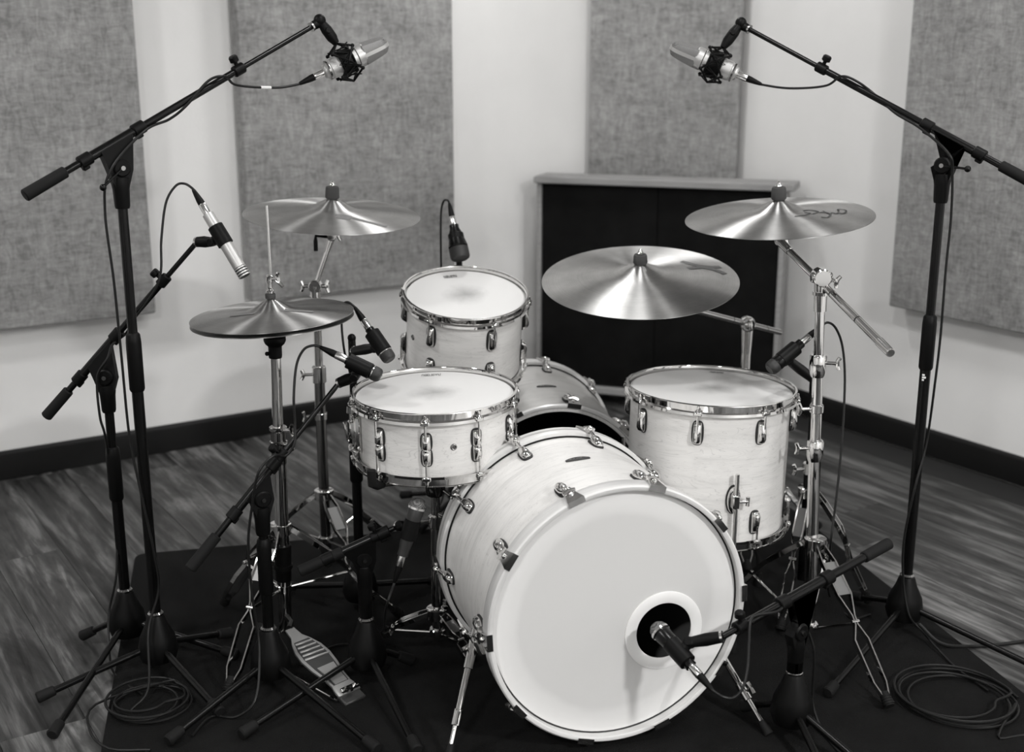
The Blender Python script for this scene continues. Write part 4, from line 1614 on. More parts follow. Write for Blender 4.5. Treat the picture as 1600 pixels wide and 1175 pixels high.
def boom(t, P, tip, tail, base, ztop, grip=0.115, join=0.55, lever=None, r=0.0078, inner_mat=None, knob_up=V((0, 0, 1))):
    """swivel on the pole at ztop, boom through P from tail to tip"""
    P, tip, tail = V(P), V(tip), V(tail)
    d = (tip - tail).normalized()
    x, y = base.x, base.y
    # swivel: sleeve on the pole, flat fan body and the boom sleeve
    view = V((-P.x, -P.y, 0)).normalized()
    nrm = V((d.y, -d.x, 0))
    nrm = nrm.normalized() if nrm.length > 0.2 else view
    if nrm.dot(view) < 0:
        nrm = -nrm
    h = V((-nrm.y, nrm.x, 0))
    sw = MB()
    sw.lathe([(0.0145, -0.085), (0.016, -0.080), (0.0175, -0.045), (0.019, -0.035), (0.017, -0.02)], T(x, y, ztop), 18)
    c = V((x, y, ztop))
    up = V((0, 0, 1))
    dp = P - c
    fan = [c - h * 0.013 - up * 0.045, c + h * 0.013 - up * 0.045, c + h * 0.026 - up * 0.005, P + d * 0.040, P - d * 0.040, c - h * 0.026 - up * 0.005]
    vs = [p + nrm * s * 0.011 for s in (-1, 1) for p in fan]
    n = len(fan)
    fs = [tuple(range(n)), tuple(range(2 * n - 1, n - 1, -1))] + [(k, (k + 1) % n, n + (k + 1) % n, n + k) for k in range(n)]
    sw.add(vs, fs)
    sw.cyl(c - nrm * 0.016, c + nrm * 0.016, 0.019, None, 18, 0.003)
    sv = obj('swivel', sw, BP, t, world=True)
    obj('pivot_bolt', MB().cyl(c + nrm * 0.013, c + nrm * 0.020, 0.006, 0.005, 12), MAT['dark_chrome'], sv, world=True)
    obj('boom_sleeve', MB().cyl(P - d * 0.075, P + d * 0.065, r + 0.0025, None, 14), BK, t, world=True)
    for s in (-0.075, 0.060):
        cl = MB().cyl(P + d * (s - 0.014), P + d * (s + 0.014), r + 0.006, None, 14, 0.0015)
        cl.box((0.012, 0.012, 0.016), axm(P + d * s - up * (r + 0.006), P + d * (s + 0.01) - up * (r + 0.006)), bev=0.002)
        obj('boom_collar', cl, BP, t, world=True)
    L = (tip - P).length
    J = P + (tip - P) * join
    obj('boom_tube', MB().cyl(tail + d * grip * 0.5, J, r, None, 14), BK, t, world=True)
    obj('boom_extension', MB().cyl(J - d * 0.03, tip, r * 0.74, None, 14), inner_mat or BK, t, world=True)
    kn = MB().cyl(J - d * 0.014, J + d * 0.014, r + 0.0045, None, 14, 0.002)
    ku = (knob_up - d * knob_up.dot(d)).normalized()
    kn.cyl(J + ku * r, J + ku * (r + 0.012), 0.0045, None, 10)
    kn.lathe([(0.007, 0), (0.0105, 0.002), (0.0105, 0.012), (0.008, 0.015)], axm(J + ku * (r + 0.010), J + ku * (r + 0.02)), 10)
    obj('extension_knob', kn, BP, t, world=True)
    if grip:
        obj('counterweight', MB().cyl(tail, tail + d * grip, 0.0132, 0.0124, 18, 0.002), RBM, t, world=True, label='black rubber grip at the boom tail')
    if lever is not None:
        lv = MB()
        q = c + nrm * 0.016
        e = V(lever)
        lv.cyl(q, e, 0.0028, None, 8)
        lv.ball(e, 0.0075, 12)
        obj('tee_lever', lv, BK, t, world=True)
    return d


def clip(t, mic_p, mic_d, rad, tip, length=0.05):
    """rubber mic clip: open sleeve round the mic and a jointed neck to the boom tip"""
    mic_p, mic_d, tip = V(mic_p), V(mic_d).normalized(), V(tip)
    b = MB()
    b.cyl(mic_p - mic_d * length / 2, mic_p + mic_d * length / 2, rad + 0.0035, rad + 0.0030, 18, 0.001)
    e = (tip - mic_p).normalized()
    nk = mic_p + (e - mic_d * e.dot(mic_d)).normalized() * (rad + 0.014)
    b.tube([mic_p + (nk - mic_p) * 0.4, nk, (nk + tip) / 2, tip], [0.011, 0.0105, 0.0130, 0.0115], 14)
    sd = mic_d.cross(e).normalized()
    b.cyl(nk - sd * 0.012, nk + sd * 0.012, 0.010, None, 14, 0.002)
    obj('mic_clip', b, BP, t, world=True, label='black rubber microphone clip')
    b = MB()
    z = (tip - nk).normalized()
    b.cyl(tip - z * 0.003, tip + z * 0.002, 0.0120, None, 14)
    obj('thread_ring', b, MAT['chrome_soft'], t, world=True)


def cable(label, plug_at, plug_d, pts, r=0.0029, tape=None, n=8, boot=True, group='microphone cables'):
    """XLR plug at plug_at pointing back along plug_d (away from the mic), then the cord"""
    p, d = V(plug_at), V(plug_d).normalized()
    t = thing('mic_cable', label, 'cable', p, group)
    obj('plug', MB().lathe([(0.0085, -0.004), (0.0088, 0.0), (0.0088, 0.024), (0.0078, 0.026)], axm(p, p + d), 16), MAT['chrome_soft'], t, world=True)
    obj('boot', MB().lathe([(0.0082, 0.024), (0.0080, 0.034), (0.0060, 0.050), (0.0042, 0.062), (0.0032, 0.064)], axm(p, p + d), 14), BP, t, world=True)
    path = spline([p + d * 0.054, p + d * 0.066] + [V(q) for q in pts], n)
    cd = obj('cord', MB().tube(path, r, 8), MAT['cable_rubber'], t, world=True)
    if tape is not None:
        i = int(tape * (len(path) - 1))
        obj('white_tape', MB().tube(path[i:i + 3], r + 0.0006, 8), MAT['white_tape'], cd, world=True)
    return t


# ---- microphones
def pencil_mic(label, tip, tail, rad=0.0142):
    tip, tail = V(tip), V(tail)
    L = (tail - tip).length
    m = axm(tip, tail)
    t = thing('condenser_microphone', label, 'microphone', m)
    obj('body', MB().lathe([(rad * 0.98, 0.024), (rad, 0.026), (rad, L * 0.70), (rad * 0.90, L * 0.705), (rad * 0.90, L)], None, 20), MAT['mic_silver'], t)
    b = MB().lathe([(0, 0.002), (rad * 0.8, 0.0), (rad * 0.95, 0.002), (rad * 0.95, 0.0235)], None, 20)
    obj('capsule', b, MAT['grille_dark'], t)
    for k in range(4):
        obj('grille_band', MB().lathe([(rad * 0.9, 0.0), (rad * 1.01, 0.0), (rad * 1.01, 0.0032), (rad * 0.9, 0.0032)], T(0, 0, 0.001 + k * 0.0062), 20, closed=True), MAT['mic_silver'], t)
    return t


def dynamic_mic(label, tip, tail, r_head=0.0165, r_body=0.015, band=True, head_len=0.035, r_tail=0.0105, mat='black_metal', ball_head=False, group=None):
    tip, tail = V(tip), V(tail)
    L = (tail - tip).length
    m = axm(tip, tail)
    t = thing('dynamic_microphone', label, 'microphone', m, group)
    hl = head_len
    obj('body', MB().lathe([(r_head * 0.92, hl), (r_head, hl + 0.003), (r_body, hl + 0.03), (r_body * 0.97, L * 0.72), (r_tail, L * 0.9), (r_tail, L)], None, 22), MAT[mat], t)
    if ball_head:
        g_ = MB().lathe([(0, 0), (r_head * 0.55, 0.0015), (r_head * 0.9, 0.008), (r_head * 1.05, 0.017), (r_head * 1.02, hl - 0.002), (r_head * 0.9, hl)], None, 22)
    else:
        g_ = MB().lathe([(0, 0.001), (r_head * 0.7, 0.0), (r_head * 0.93, 0.004), (r_head, 0.010), (r_head, hl - 0.002), (r_head * 0.9, hl)], None, 22)
    obj('grille', g_, MAT['grille_mid' if ball_head else 'grille_dark'], t)
    if ball_head:
        obj('head_ring', MB().lathe([(r_head * 0.95, hl - 0.007), (r_head * 1.10, hl - 0.006), (r_head * 1.10, hl - 0.001), (r_head * 0.95, hl)], None, 22, closed=True), MAT['chrome_soft'], t)
    elif band:
        obj('head_band', MB().lathe([(r_head * 0.95, hl - 0.0015), (r_head * 1.05, hl - 0.001), (r_head * 1.05, hl + 0.001), (r_head * 0.95, hl + 0.0015)], None, 22, closed=True), MAT['chrome_soft'], t)
    return t


def large_mic(label, tip, tail, edge):
    """side-address condenser: silver body, tombstone head whose frame edge faces 'edge'"""
    tip, tail = V(tip), V(tail)
    L = (tip - tail).length
    m = axm(tail, tip, edge)           # local Z towards the head, local Y towards the frame edge seen from the kit front
    t = thing('large_microphone', label, 'microphone', m, 'large diaphragm overhead microphones')
    rb = 0.0265
    hz = L * 0.56
    obj('body', MB().lathe([(0.014, 0.0), (0.016, 0.002), (0.017, 0.006), (0.0215, 0.008), (0.0225, 0.014), (0.0215, 0.016), (0.0235, 0.018), (0.0245, 0.030), (rb, 0.055), (rb, hz - 0.012), (rb - 0.001, hz - 0.011)], None, 32), MAT['mic_silver'], t)
    obj('base_ring', MB().lathe([(0.0222, 0.0085), (0.0236, 0.0095), (0.0236, 0.013), (0.0222, 0.014)], None, 32, closed=True), MAT['dark_chrome'], t)
    obj('collar', MB().lathe([(rb - 0.002, hz - 0.010), (rb + 0.0004, hz - 0.009), (rb + 0.0004, hz + 0.008), (rb - 0.002, hz + 0.010)], None, 32, closed=True), MAT['mic_silver'], t)
    # head: mesh wedge, wide in local X at the collar, rounded at the top; frame band runs over the edge plane
    hh = L - hz
    n = 16
    vs, fs = [], []
    outline = []
    for k in range(n + 1):
        a = PI * k / n
        outline.append((math.cos(a) * (rb - 0.001), hz + 0.006 + (hh - 0.008) * (math.sin(a) ** 0.42 if math.sin(a) > 1e-6 else 0)))
    layers = [(-1.0, 0.72), (-0.5, 0.95), (0.0, 1.0), (0.5, 0.95), (1.0, 0.72)]
    # mesh body: outline in the Y-Z plane, thickness in X that shrinks towards the top
    for s, q in layers:
        for (yv, zv) in outline:
            up = (zv - hz) / hh
            vs.append((s * (rb - 0.0015) * (1 - 0.32 * up) * (1 if abs(s) < 1 else 0.92), yv * (1 if abs(s) < 0.6 else 0.86), hz + (zv - hz) * (0.985 if abs(s) < 0.6 else 0.93)))
    w_ = n + 1
    for i in range(len(layers) - 1):
        for k in range(n):
            fs.append((i * w_ + k, i * w_ + k + 1, (i + 1) * w_ + k + 1, (i + 1) * w_ + k))
    for i in (0, len(layers) - 1):
        fs.append(tuple(i * w_ + k for k in range(w_)))
    obj('grille', MB().add(vs, fs), MAT['mic_mesh'], t, label='silver wire mesh head')
    b = MB()
    vs, fs = [], []
    for (yv, zv) in outline:
        sc = 1.05
        for sx in (-1, 1):
            for o in (0.97, sc):
                vs.append((sx * 0.0042, yv * o, hz + (zv - hz) * (1.0 if o < 1 else 1.02)))
    for k in range(n):
        i, j = 4 * k, 4 * k + 4
        for a, c_ in ((0, 1), (1, 3), (3, 2), (2, 0)):
            fs.append((i + a, i + c_, j + c_, j + a))
    b.add(vs, fs)
    obj('head_frame', b, MAT['mic_silver'], t)
    b = MB()
    return t


def shock_mount(label, mic_tail, mic_tip, joint, edge):
    """spider cradle: two rings hung in an angular frame by crossing elastic cords, neck up to the boom"""
    mic_tail, mic_tip, joint = V(mic_tail), V(mic_tip), V(joint)
    d = (mic_tip - mic_tail)
    L = d.length
    m = axm(mic_tail, mic_tip, edge)
    inv = m.inverted()
    t = thing('shock_mount', label, 'shock mount', m, 'spider shock mounts')
    z0, z1 = L * 0.20, L * 0.46
    for z in (z0 + 0.008, z1 - 0.006):
        obj('inner_ring', MB().torus(T(0, 0, z), 0.0295, 0.0026, 28, 8), BP, t)
    obj('sleeve', MB().lathe([(0.0280, z0 + 0.01), (0.0292, z0 + 0.012), (0.0292, z1 - 0.010), (0.0280, z1 - 0.008)], None, 28, closed=True), BP, t)
    jl = inv @ joint
    ja = math.atan2(jl.y, jl.x)
    A = [ja + k * PI / 2 for k in range(4)]
    ro = 0.046
    zm = (z0 + z1) / 2
    # frame: four outer nodes, each with a V of bars to the end corners
    for k in range(4):
        a, a2 = A[k], A[(k + 1) % 4]
        top = V((ro * math.cos(a), ro * math.sin(a), zm))
        am = (a + a2) / 2 if k < 3 else a + PI / 4
        for zz in (z0 - 0.004, z1 + 0.004):
            c1 = V((0.039 * math.cos(a + PI / 4), 0.039 * math.sin(a + PI / 4), zz))
            c2 = V((0.039 * math.cos(a - PI / 4), 0.039 * math.sin(a - PI / 4), zz))
            bar = MB().tube([c2, top, c1], 0.0027, 8)
            bar.ball(c1, 0.0046, 10)
            obj('frame_bar', bar, BP, t)
    ring = MB()
    cords = MB()
    for k in range(12):
        a = A[0] + k * PI / 6
        p = V((0.039 * math.cos(a), 0.039 * math.sin(a), z0 - 0.002 if k % 2 else z1 + 0.002))
        q = V((0.031 * math.cos(a + PI / 6), 0.031 * math.sin(a + PI / 6), z1 - 0.010 if k % 2 else z0 + 0.012))
        q2 = V((0.031 * math.cos(a - PI / 6), 0.031 * math.sin(a - PI / 6), z1 - 0.010 if k % 2 else z0 + 0.012))
        obj('elastic_cord', MB().tube([q2, p, q], 0.0016, 6), RBM, t)
    nb = V((ro * math.cos(ja), ro * math.sin(ja), zm))
    b = MB()
    b.tube([nb, nb + (jl - nb) * 0.25, nb + (jl - nb) * 0.6, jl - (jl - nb) * 0.1], [0.008, 0.013, 0.0135, 0.010], 12)
    side = V((0, 0, 1)).cross(jl - nb).normalized()
    q = nb + (jl - nb) * 0.55
    b.tube([q - side * 0.019, q, q + side * 0.019], [0.006, 0.009, 0.006], 10)
    obj('swivel_neck', b, BP, t)
    return t


# ================= left overhead
B0 = V((-0.822, 2.573, RUG))
t = thing('mic_stand', 'tall black boom stand with its boom rising over the hi-hat', 'mic stand', B0, 'microphone stands')
stand_base(t, B0, [atz(58, 1100, 0), atz(362, 996, RUG), atz(345, 1122, RUG)])
ZT = aty(181, 262, B0.y).z
pole(t, B0, ZT, aty(210, 566, B0.y).z)
P = aty(176, 232, B0.y - 0.0) + V((0, 0, 0.004))
tail, tip = atd(38, 306, 2.43), atd(497, 36, 2.80)
dcalc = (tip - tail).normalized()
Pb = tail + (tip - tail) * ((176 - 38) / (497 - 38) * 0.93)
dirb = boom(t, Pb, tip, tail, B0, ZT, 0.098, 0.585, lever=aty(161, 293, B0.y - 0.05))
J = tip + V((0.004, 0.0, 0.006))
jb = MB().ball(J, 0.0145, 14).cyl(tip - dirb * 0.02, tip, 0.0095, 0.0115, 14, 0.001)
obj('tip_joint', jb, BP, t, world=True)
obj('thread_ring', MB().cyl(tip - dirb * 0.022, tip - dirb * 0.018, 0.0115, None, 14), MAT['chrome_soft'], t, world=True)
mt, mh = atd(506, 113, 2.82), atd(606, 66, 2.86)
EDGE_L = V((0.25, -0.75, -0.15))
large_mic('silver large condenser microphone hanging over the hi-hat side', mh, mt, EDGE_L)
shock_mount('black spider shock mount around the silver mic over the hi-hat side', mt, mh, J, EDGE_L)
dm = (mt - mh).normalized()
pA = Pb + (tip - Pb) * 0.50
cable('black cable wound down the boom over the hi-hat', mt, dm,
      [atd(430, 137, 2.78), atd(370, 133, 2.72), tail + (tip - tail) * 0.66 + V((0, -0.02, 0.0)), tail + (tip - tail) * 0.60 + V((0, -0.014, 0.012)), tail + (tip - tail) * 0.52 + V((0, -0.014, -0.012)),
       tail + (tip - tail) * 0.45 + V((0, 0.014, -0.016)), tail + (tip - tail) * 0.38 + V((0, -0.02, -0.014)), aty(172, 268, B0.y - 0.03), aty(164, 330, B0.y - 0.03), aty(178, 440, B0.y - 0.03), aty(190, 560, B0.y - 0.025), aty(202, 680, B0.y - 0.02),
       aty(218, 760, B0.y - 0.025), aty(240, 860, B0.y - 0.03), aty(248, 920, B0.y - 0.03), aty(232, 985, B0.y - 0.06), atz(232, 1075, 0.04), atz(205, 1110, 0.012)], tape=0.115)

# ================= left small condenser
B1 = V((-0.932, 2.700, 0.0))
t = thing('mic_stand', 'low black boom stand holding the silver pencil mic over the hi-hat', 'mic stand', (B1.x, B1.y, 0), 'microphone stands')
stand_base(t, B1, [atz(128, 1002, 0.0), atz(82, 1158, 0.0), atz(372, 1032, RUG)])
ZT = aty(164, 588, B1.y).z
pole(t, B1, ZT, aty(176, 740, B1.y).z)
tail, tip = atd(72, 651, 2.82), atd(308, 378, 2.735)
Pb = tail + (tip - tail) * ((158 - 72) / (308 - 72))
dirb = boom(t, Pb, tip, tail, B1, ZT, 0.085, 0.66)
mt, mh = atd(331, 345, 2.70), atd(383, 432, 2.70)
tl = mh + (mt - mh) * 1.12
pencil_mic('slim silver pencil condenser mic aimed down at the hi-hat', mh, tl)
clip(t, mh + (tl - mh) * 0.66, tl - mh, 0.0145, tip, 0.048)
dm = (tl - mh).normalized()
cable('black cable arching over the silver pencil mic', tl, dm,
      [atd(288, 287, 2.73), atd(274, 291, 2.73), atd(259, 318, 2.73), atd(252, 375, 2.73), atd(248, 440, 2.73), tail + (tip - tail) * 0.60 + V((0, -0.018, -0.012)), tail + (tip - tail) * 0.52 + V((0, 0.012, -0.018)), tail + (tip - tail) * 0.46 + V((0, -0.016, -0.012)),
       aty(168, 560, B1.y - 0.03), aty(152, 590, B1.y - 0.03), aty(156, 650, B1.y - 0.03), aty(166, 690, B1.y - 0.02), aty(180, 800, B1.y + 0.02), aty(182, 895, B1.y - 0.03), aty(170, 960, B1.y - 0.04), atz(172, 1030, 0.03), atz(185, 1060, 0.004), atz(222, 1085, 0.012)])

# ================= snare top
B2 = V((-0.547, 2.498, RUG))
t = thing('mic_stand', 'short black boom stand reaching over the snare rim', 'mic stand', B2, 'microphone stands')
stand_base(t, B2, [atz(262, 1168, RUG), atz(590, 1180, RUG), V((B2.x - 0.08, B2.y + 0.26, RUG))])
ZT = aty(407, 778, B2.y).z
pole(t, B2, ZT, 0.30)
tail, tip = atd(297, 889, 2.61), atd(530, 598, 2.69)
Pb = tail + (tip - tail) * ((399 - 297) / (530 - 297))
boom(t, Pb, tip, tail, B2, ZT, 0.09, 0.30)
mh, mt = atd(595, 588, 2.66), atd(541, 562, 2.66)
dynamic_mic('black dynamic microphone over the snare rim aimed at the snare head', mh, mt, 0.0165, 0.0155, head_len=0.020)
clip(t, mh + (mt - mh) * 0.62, mt - mh, 0.0145, tip, 0.055)
dm = (mt - mh).normalized()
cable('black cable arching from the snare mic down its boom', mt, dm,
      [atd(488, 540, 2.66), atd(474, 547, 2.66), atd(463, 572, 2.66), atd(459, 622, 2.65), atd(461, 665, 2.66), tail + (tip - tail) * 0.70 + V((0, -0.016, -0.01)), tail + (tip - tail) * 0.64 + V((0, -0.014, -0.012)), atd(428, 712, 2.62), atd(404, 738, 2.60), aty(394, 790, B2.y - 0.03), aty(388, 850, B2.y - 0.03), aty(394, 930, B2.y - 0.03),
       aty(405, 1010, B2.y - 0.04), atz(400, 1090, 0.05), atz(370, 1120, 0.014), atz(330, 1120, 0.012), atz(300, 1150, 0.012)])

# ================= tom mic on a straight stand behind the snare
B3 = aty(552, 600, 2.90)
B3 = V((B3.x, 2.90, RUG))
t = thing('mic_stand', 'straight black stand whose pole rises behind the strainer of the snare', 'mic stand', B3, 'microphone stands')
stand_base(t, B3, [B3 + V((0.20, 0.14, 0)), B3 + V((-0.22, 0.10, 0)), B3 + V((0.05, -0.2, 0))])
ZT = aty(551, 528, B3.y).z
pole(t, B3, ZT, 0.42, r0=0.0125, r1=0.0095)
obj('pole_cap', MB().ball((B3.x, B3.y, ZT), 0.0105, 12), BP, t, world=True)
mh, mt = atd(610, 563, 2.80), atd(577, 514, 2.82)
dynamic_mic('black dynamic microphone above the one on the snare rim', mh, mt, 0.017, 0.0165, head_len=0.022)
clip(t, mh + (mt - mh) * 0.58, mt - mh, 0.0155, V((B3.x + 0.008, B3.y - 0.012, ZT - 0.03)), 0.055)
dm = (mt - mh).normalized()
cable('black cable hanging behind the hi-hat edge down a straight stand', mt, dm,
      [atd(542, 472, 2.84), atd(534, 482, 2.85), atd(534, 512, 2.86), atd(538, 548, 2.87), aty(545, 575, 2.89), aty(557, 640, 2.92), aty(562, 760, 2.92), aty(568, 860, 2.92), atz(580, 960, 0.012), atz(620, 985, 0.012)])

# ================= mic behind the rack tom
B4 = V((-0.158, 3.60, RUG))
t = thing('mic_stand', 'straight black stand hidden behind the rack tom', 'mic stand', B4, 'microphone stands')
stand_base(t, B4, [B4 + V((-0.2, 0.1, 0)), B4 + V((0.12, 0.18, 0)), B4 + V((-0.12, -0.2, 0))])
ZT = aty(704, 395, B4.y).z
pole(t, B4, ZT, 0.5, r0=0.0125, r1=0.0095)
mh, mt = atd(720, 406, 3.30), atd(709, 352, 3.32)
dynamic_mic('black dynamic microphone standing up behind the rack tom', mh, mt, 0.027, 0.0205, band=False, head_len=0.035, r_tail=0.013)
clip(t, mh + (mt - mh) * 0.55, mt - mh, 0.0185, V((B4.x, B4.y - 0.005, ZT)), 0.04)
dm = (mt - mh).normalized()
cable('black cable looping over beside the mic behind the rack tom', mt, dm,
      [atd(699, 313, 3.34), atd(693, 315, 3.36), atd(689, 336, 3.37), atd(689, 400, 3.38), atd(690, 440, 3.39), aty(692, 560, 3.40), V((B4.x - 0.04, 3.50, 0.4)), V((B4.x - 0.05, 3.52, 0.1)), V((B4.x - 0.12, 3.45, 0.014)), V((B4.x - 0.25, 3.4, 0.012))])

# ================= snare bottom mic
B5 = V((-0.333, 2.543, RUG))
t = thing('mic_stand', 'very low black boom stand holding the mic under the snare', 'mic stand', B5, 'microphone stands')
stand_base(t, B5, [atz(376, 1157, RUG), atz(652, 1182, RUG), atz(645, 1040, RUG)])
ZT = aty(562, 872, B5.y).z
pole(t, B5, ZT, 0.22, zbot=0.12)
tail, tip = atd(468, 893, 2.70), atd(622, 822, 2.725)
Pb = tail + (tip - tail) * 0.60
boom(t, Pb, tip, tail, B5, ZT, 0.105, 0.45)
mh, mt = atd(656, 778, 2.69), atd(629, 868, 2.70)
dynamic_mic('black dynamic microphone pointing up at the underside of the snare', mh, mt, 0.0185, 0.0158, head_len=0.026, ball_head=True, r_tail=0.0125, mat='mic_charcoal')
clip(t, mh + (mt - mh) * 0.55, mt - mh, 0.0150, tip, 0.045)
dm = (mt - mh).normalized()
cable('black cable running down from the mic under the snare', mt, dm,
      [atd(603, 950, 2.69), atz(598, 985, 0.06), atz(570, 1005, 0.012), atz(520, 1010, 0.012), atz(470, 1040, 0.012)])

# ================= floor tom mic
B6 = V((0.770, 2.985, RUG))
t = thing('mic_stand', 'black pole stand with chrome tripod behind the signed crash stand', 'mic stand', B6, 'microphone stands')
ZT = aty(1262, 548, B6.y).z
obj('lower_tube', MB().cyl((B6.x, B6.y, 0.05), (B6.x, B6.y, 0.36), 0.0135, None, 16), BK, t, world=True)
obj('upper_tube', MB().cyl((B6.x, B6.y, 0.34), (B6.x, B6.y, ZT), 0.0095, None, 16), BK, t, world=True)
b = MB(); collar(b, (B6.x, B6.y, 0.36), 0.0175, 0.03, (-1, -0.3, 0)); obj('height_clamp', b, CH, t, world=True)
tripod(t, B6.x, B6.y, aty(1264, 768, B6.y).z, [atz(1359, 948, RUG), atz(1218, 992, RUG), B6 + V((0.08, 0.26, 0))], wb=0.012)
mh, mt = atd(1202, 578, 2.80), atd(1252, 536, 2.82)
dynamic_mic('black dynamic microphone leaning over the floor tom rim', mh, mt, 0.0175, 0.0165, band=False, head_len=0.022, r_tail=0.0115)
clip(t, mh + (mt - mh) * 0.6, mt - mh, 0.0150, V((B6.x - 0.01, B6.y - 0.01, ZT - 0.07)), 0.05)
obj('goose_neck', MB().tube(spline([V((B6.x, B6.y, ZT - 0.02)), V((B6.x - 0.012, B6.y - 0.03, ZT - 0.05)), V((B6.x - 0.01, B6.y - 0.02, ZT - 0.10)), V((B6.x, B6.y - 0.01, ZT - 0.14))], 6), 0.0085, 10), BP, t, world=True)
dm = (mt - mh).normalized()
cable('black cable arching right of the signed crash stand to the floor', mt, dm,
      [atd(1294, 504, 2.85), atd(1306, 513, 2.87), atd(1316, 540, 2.89), atd(1320, 585, 2.90), atd(1318, 650, 2.90), atd(1312, 730, 2.90), atd(1304, 800, 2.90), atd(1297, 860, 2.92), atz(1296, 930, 0.012), atz(1330, 965, 0.012), atz(1360, 960, 0.012)])

# ================= kick mic
B7 = V((0.589, 2.296, RUG))
t = thing('mic_stand', 'short black boom stand reaching across to the bass drum port', 'mic stand', B7, 'microphone stands')
stand_base(t, B7, [atz(1158, 1112, RUG), atz(1300, 1190, RUG) + V((0.06, -0.06, 0)), B7 + V((0.03, -0.26, 0))])
ZT = aty(1240, 985, B7.y).z
pole(t, B7, ZT, 0.20, zbot=0.12, r0=0.0165, r1=0.0135)
tail, tip = atd(1389, 849, 2.64), atd(1128, 995, 2.365)
Pb = tail + (tip - tail) * 0.545
boom(t, Pb, tip, tail, B7, ZT, 0.085, 0.78, r=0.0092)
mh, mt = atd(1022, 976, 2.435), atd(1080, 1041, 2.365)
dynamic_mic('black dynamic microphone in the bass drum port hole', mh, mt, 0.0185, 0.0165, head_len=0.024, ball_head=True, r_tail=0.012)
clip(t, mh + (mt - mh) * 0.68, mt - mh, 0.0150, tip, 0.055)
dm = (mt - mh).normalized()
cable('black cable looping below the bass drum port mic', mt, dm,
      [atd(1130, 1089, 2.33), atd(1147, 1090, 2.33), atd(1161, 1074, 2.33), atd(1168, 1042, 2.34), atd(1170, 1005, 2.36), atd(1172, 975, 2.38), atd(1180, 962, 2.40), tip + (tail - tip) * 0.30 + V((0.0, -0.02, 0.0)), tip + (tail - tip) * 0.42 + V((0, 0.02, -0.014)), aty(1262, 985, B7.y + 0.03), aty(1272, 1020, B7.y + 0.03),
       aty(1270, 1080, B7.y + 0.03), atz(1272, 1110, 0.05), atz(1290, 1150, 0.012), atz(1320, 1185, 0.012)])

# ================= right overhead
B8 = V((0.978, 2.786, RUG))
t = thing('mic_stand', 'tall black boom stand against the one-panel wall', 'mic stand', B8, 'microphone stands')
stand_base(t, B8, [atz(1330, 938, RUG), atz(1292, 1092, RUG), atz(1640, 1062, 0.0)])
ZT = aty(1473, 258, B8.y).z
pole(t, B8, ZT, aty(1455, 535, B8.y).z)
tail, tip = atd(1640, 300, 2.66), atd(1160, 40, 2.98)
Pb = tail + (tip - tail) * ((1640 - 1487) / (1640 - 1160) * 0.94)
dirb = boom(t, Pb, tip, tail, B8, ZT, 0.12, 0.60, lever=aty(1512, 264, B8.y - 0.05))
lg = MB()
q = V((B8.x - 0.0126, B8.y - 0.004, aty(1444, 588, B8.y).z))
for dz, w_ in ((0.006, 0.006), (0.0, 0.009), (-0.006, 0.005)):
    lg.lathe([(0.0128, dz - 0.0022), (0.0130, dz - 0.0022), (0.0130, dz + 0.0022), (0.0128, dz + 0.0022)], T(B8.x, B8.y, q.z), 12, closed=True, a0=R(222), a1=R(222) + w_ / 0.0128)
obj('maker_sticker', lg, MAT['white_tape'], t, world=True, label='small white sticker on the pole')
J = tip + V((-0.004, 0, 0.006))
obj('tip_joint', MB().ball(J, 0.0145, 14).cyl(tip - dirb * 0.02, tip, 0.0095, 0.0115, 14, 0.001), BP, t, world=True)
obj('thread_ring', MB().cyl(tip - dirb * 0.022, tip - dirb * 0.018, 0.0115, None, 14), MAT['chrome_soft'], t, world=True)
mt, mh = atd(1152, 116, 2.98), atd(1047, 72, 3.00)
EDGE_R = V((-0.25, -0.75, -0.15))
large_mic('silver large condenser microphone hanging over the floor tom side', mh, mt, EDGE_R)
shock_mount('black spider shock mount around the silver mic over the floor tom side', mt, mh, J, EDGE_R)
dm = (mt - mh).normalized()
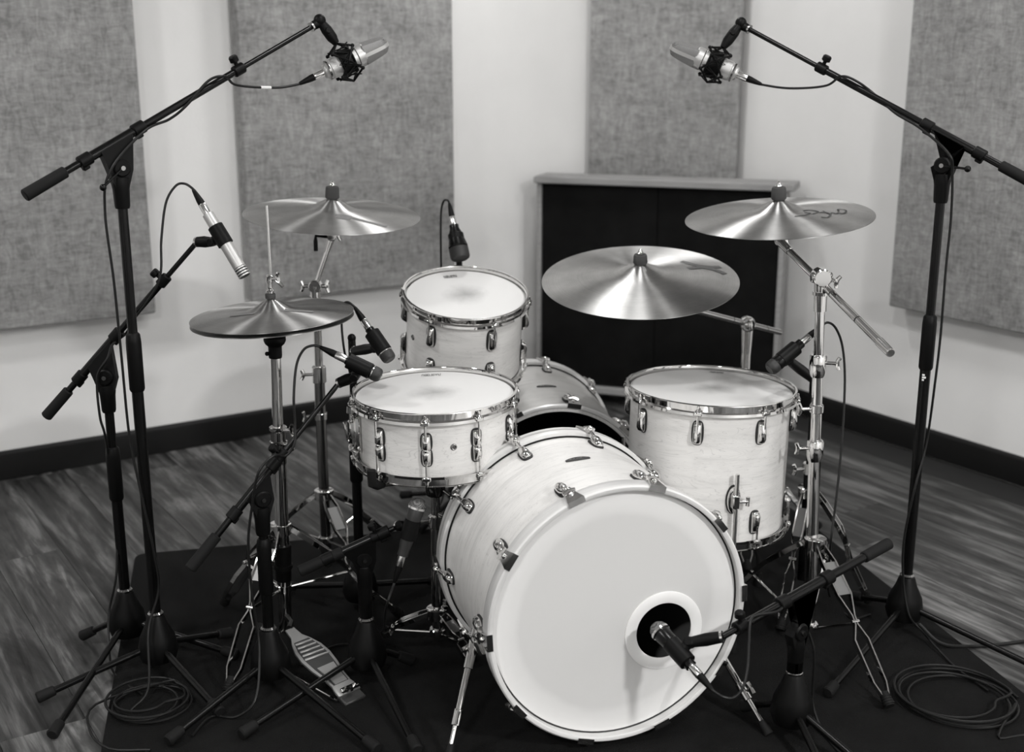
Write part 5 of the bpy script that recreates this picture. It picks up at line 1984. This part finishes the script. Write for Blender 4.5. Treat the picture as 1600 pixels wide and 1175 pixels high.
cable('black cable wound down the boom against the one-panel wall', mt, dm,
      [atd(1235, 138, 2.92), atd(1290, 134, 2.89), tail + (tip - tail) * 0.66 + V((0, -0.016, 0.004)), tail + (tip - tail) * 0.61 + V((0, -0.014, 0.012)), tail + (tip - tail) * 0.54 + V((0, 0.012, 0.008)), tail + (tip - tail) * 0.48 + V((0, -0.016, -0.012)),
       tail + (tip - tail) * 0.40 + V((0, -0.02, -0.016)), aty(1482, 240, B8.y - 0.05), aty(1488, 270, B8.y - 0.04), aty(1486, 340, B8.y - 0.03), aty(1478, 420, B8.y - 0.03), aty(1470, 520, B8.y - 0.025), aty(1462, 590, B8.y - 0.02), aty(1448, 690, B8.y - 0.0),
       aty(1430, 760, B8.y - 0.03), aty(1413, 840, B8.y - 0.03), aty(1411, 900, B8.y - 0.03), aty(1420, 960, B8.y - 0.05), atz(1440, 985, 0.03), atz(1490, 1040, 0.012), atz(1545, 1080, 0.014)])

# ------------------------------------------------------------------ spare cable coils on the floor
def coil(label, c, rx, loops, tails, r=0.0031, seed=1):
    rnd = random.Random(seed)
    pts = []
    n = 18
    for k in range(int(loops * n)):
        a = 2 * PI * k / n
        q = k / n
        rr = rx * (1 - 0.10 * (q % 3) + 0.05 * math.sin(q * 2.4 + seed))
        pts.append(V((c.x + rr * math.cos(a) + 0.012 * math.sin(q * 1.7), c.y + rr * 0.98 * math.sin(a) + 0.010 * math.cos(q * 2.1), RUG + 0.004 + 0.0042 * q)))
    pts += [V(p) for p in tails]
    o = obj('coiled_cable', MB().tube(spline(pts, 4), r, 7), MAT['cable_rubber'])
    return tag(o, label, 'cable', 'coiled cables on the rug')


cR = atz(1492, 1102, 0)
coil('coil of spare black cable near the foot of the one-panel wall stand', cR, 0.136, 4.0, [atz(1560, 1150, 0.012), atz(1590, 1150, 0.008), atz(1660, 1140, 0.006)], seed=2)
cL = atz(232, 1108, 0)
coil('tangled coil of black cable at the feet of the two hi-hat side stands', cL, 0.088, 4.3, [atz(150, 1100, 0.014), atz(140, 1140, 0.008), atz(170, 1170, 0.008), atz(235, 1172, 0.014)], r=0.0029, seed=5)
o = obj('loose_cable', MB().tube(spline([atz(1436, 975, 0.05), atz(1470, 1005, 0.02), atz(1520, 1010, 0.006), atz(1600, 1002, 0.005), atz(1680, 985, 0.005)], 8), 0.0045, 8), MAT['cable_rubber'])
tag(o, 'thick black cable trailing off the rug across the planks', 'cable')
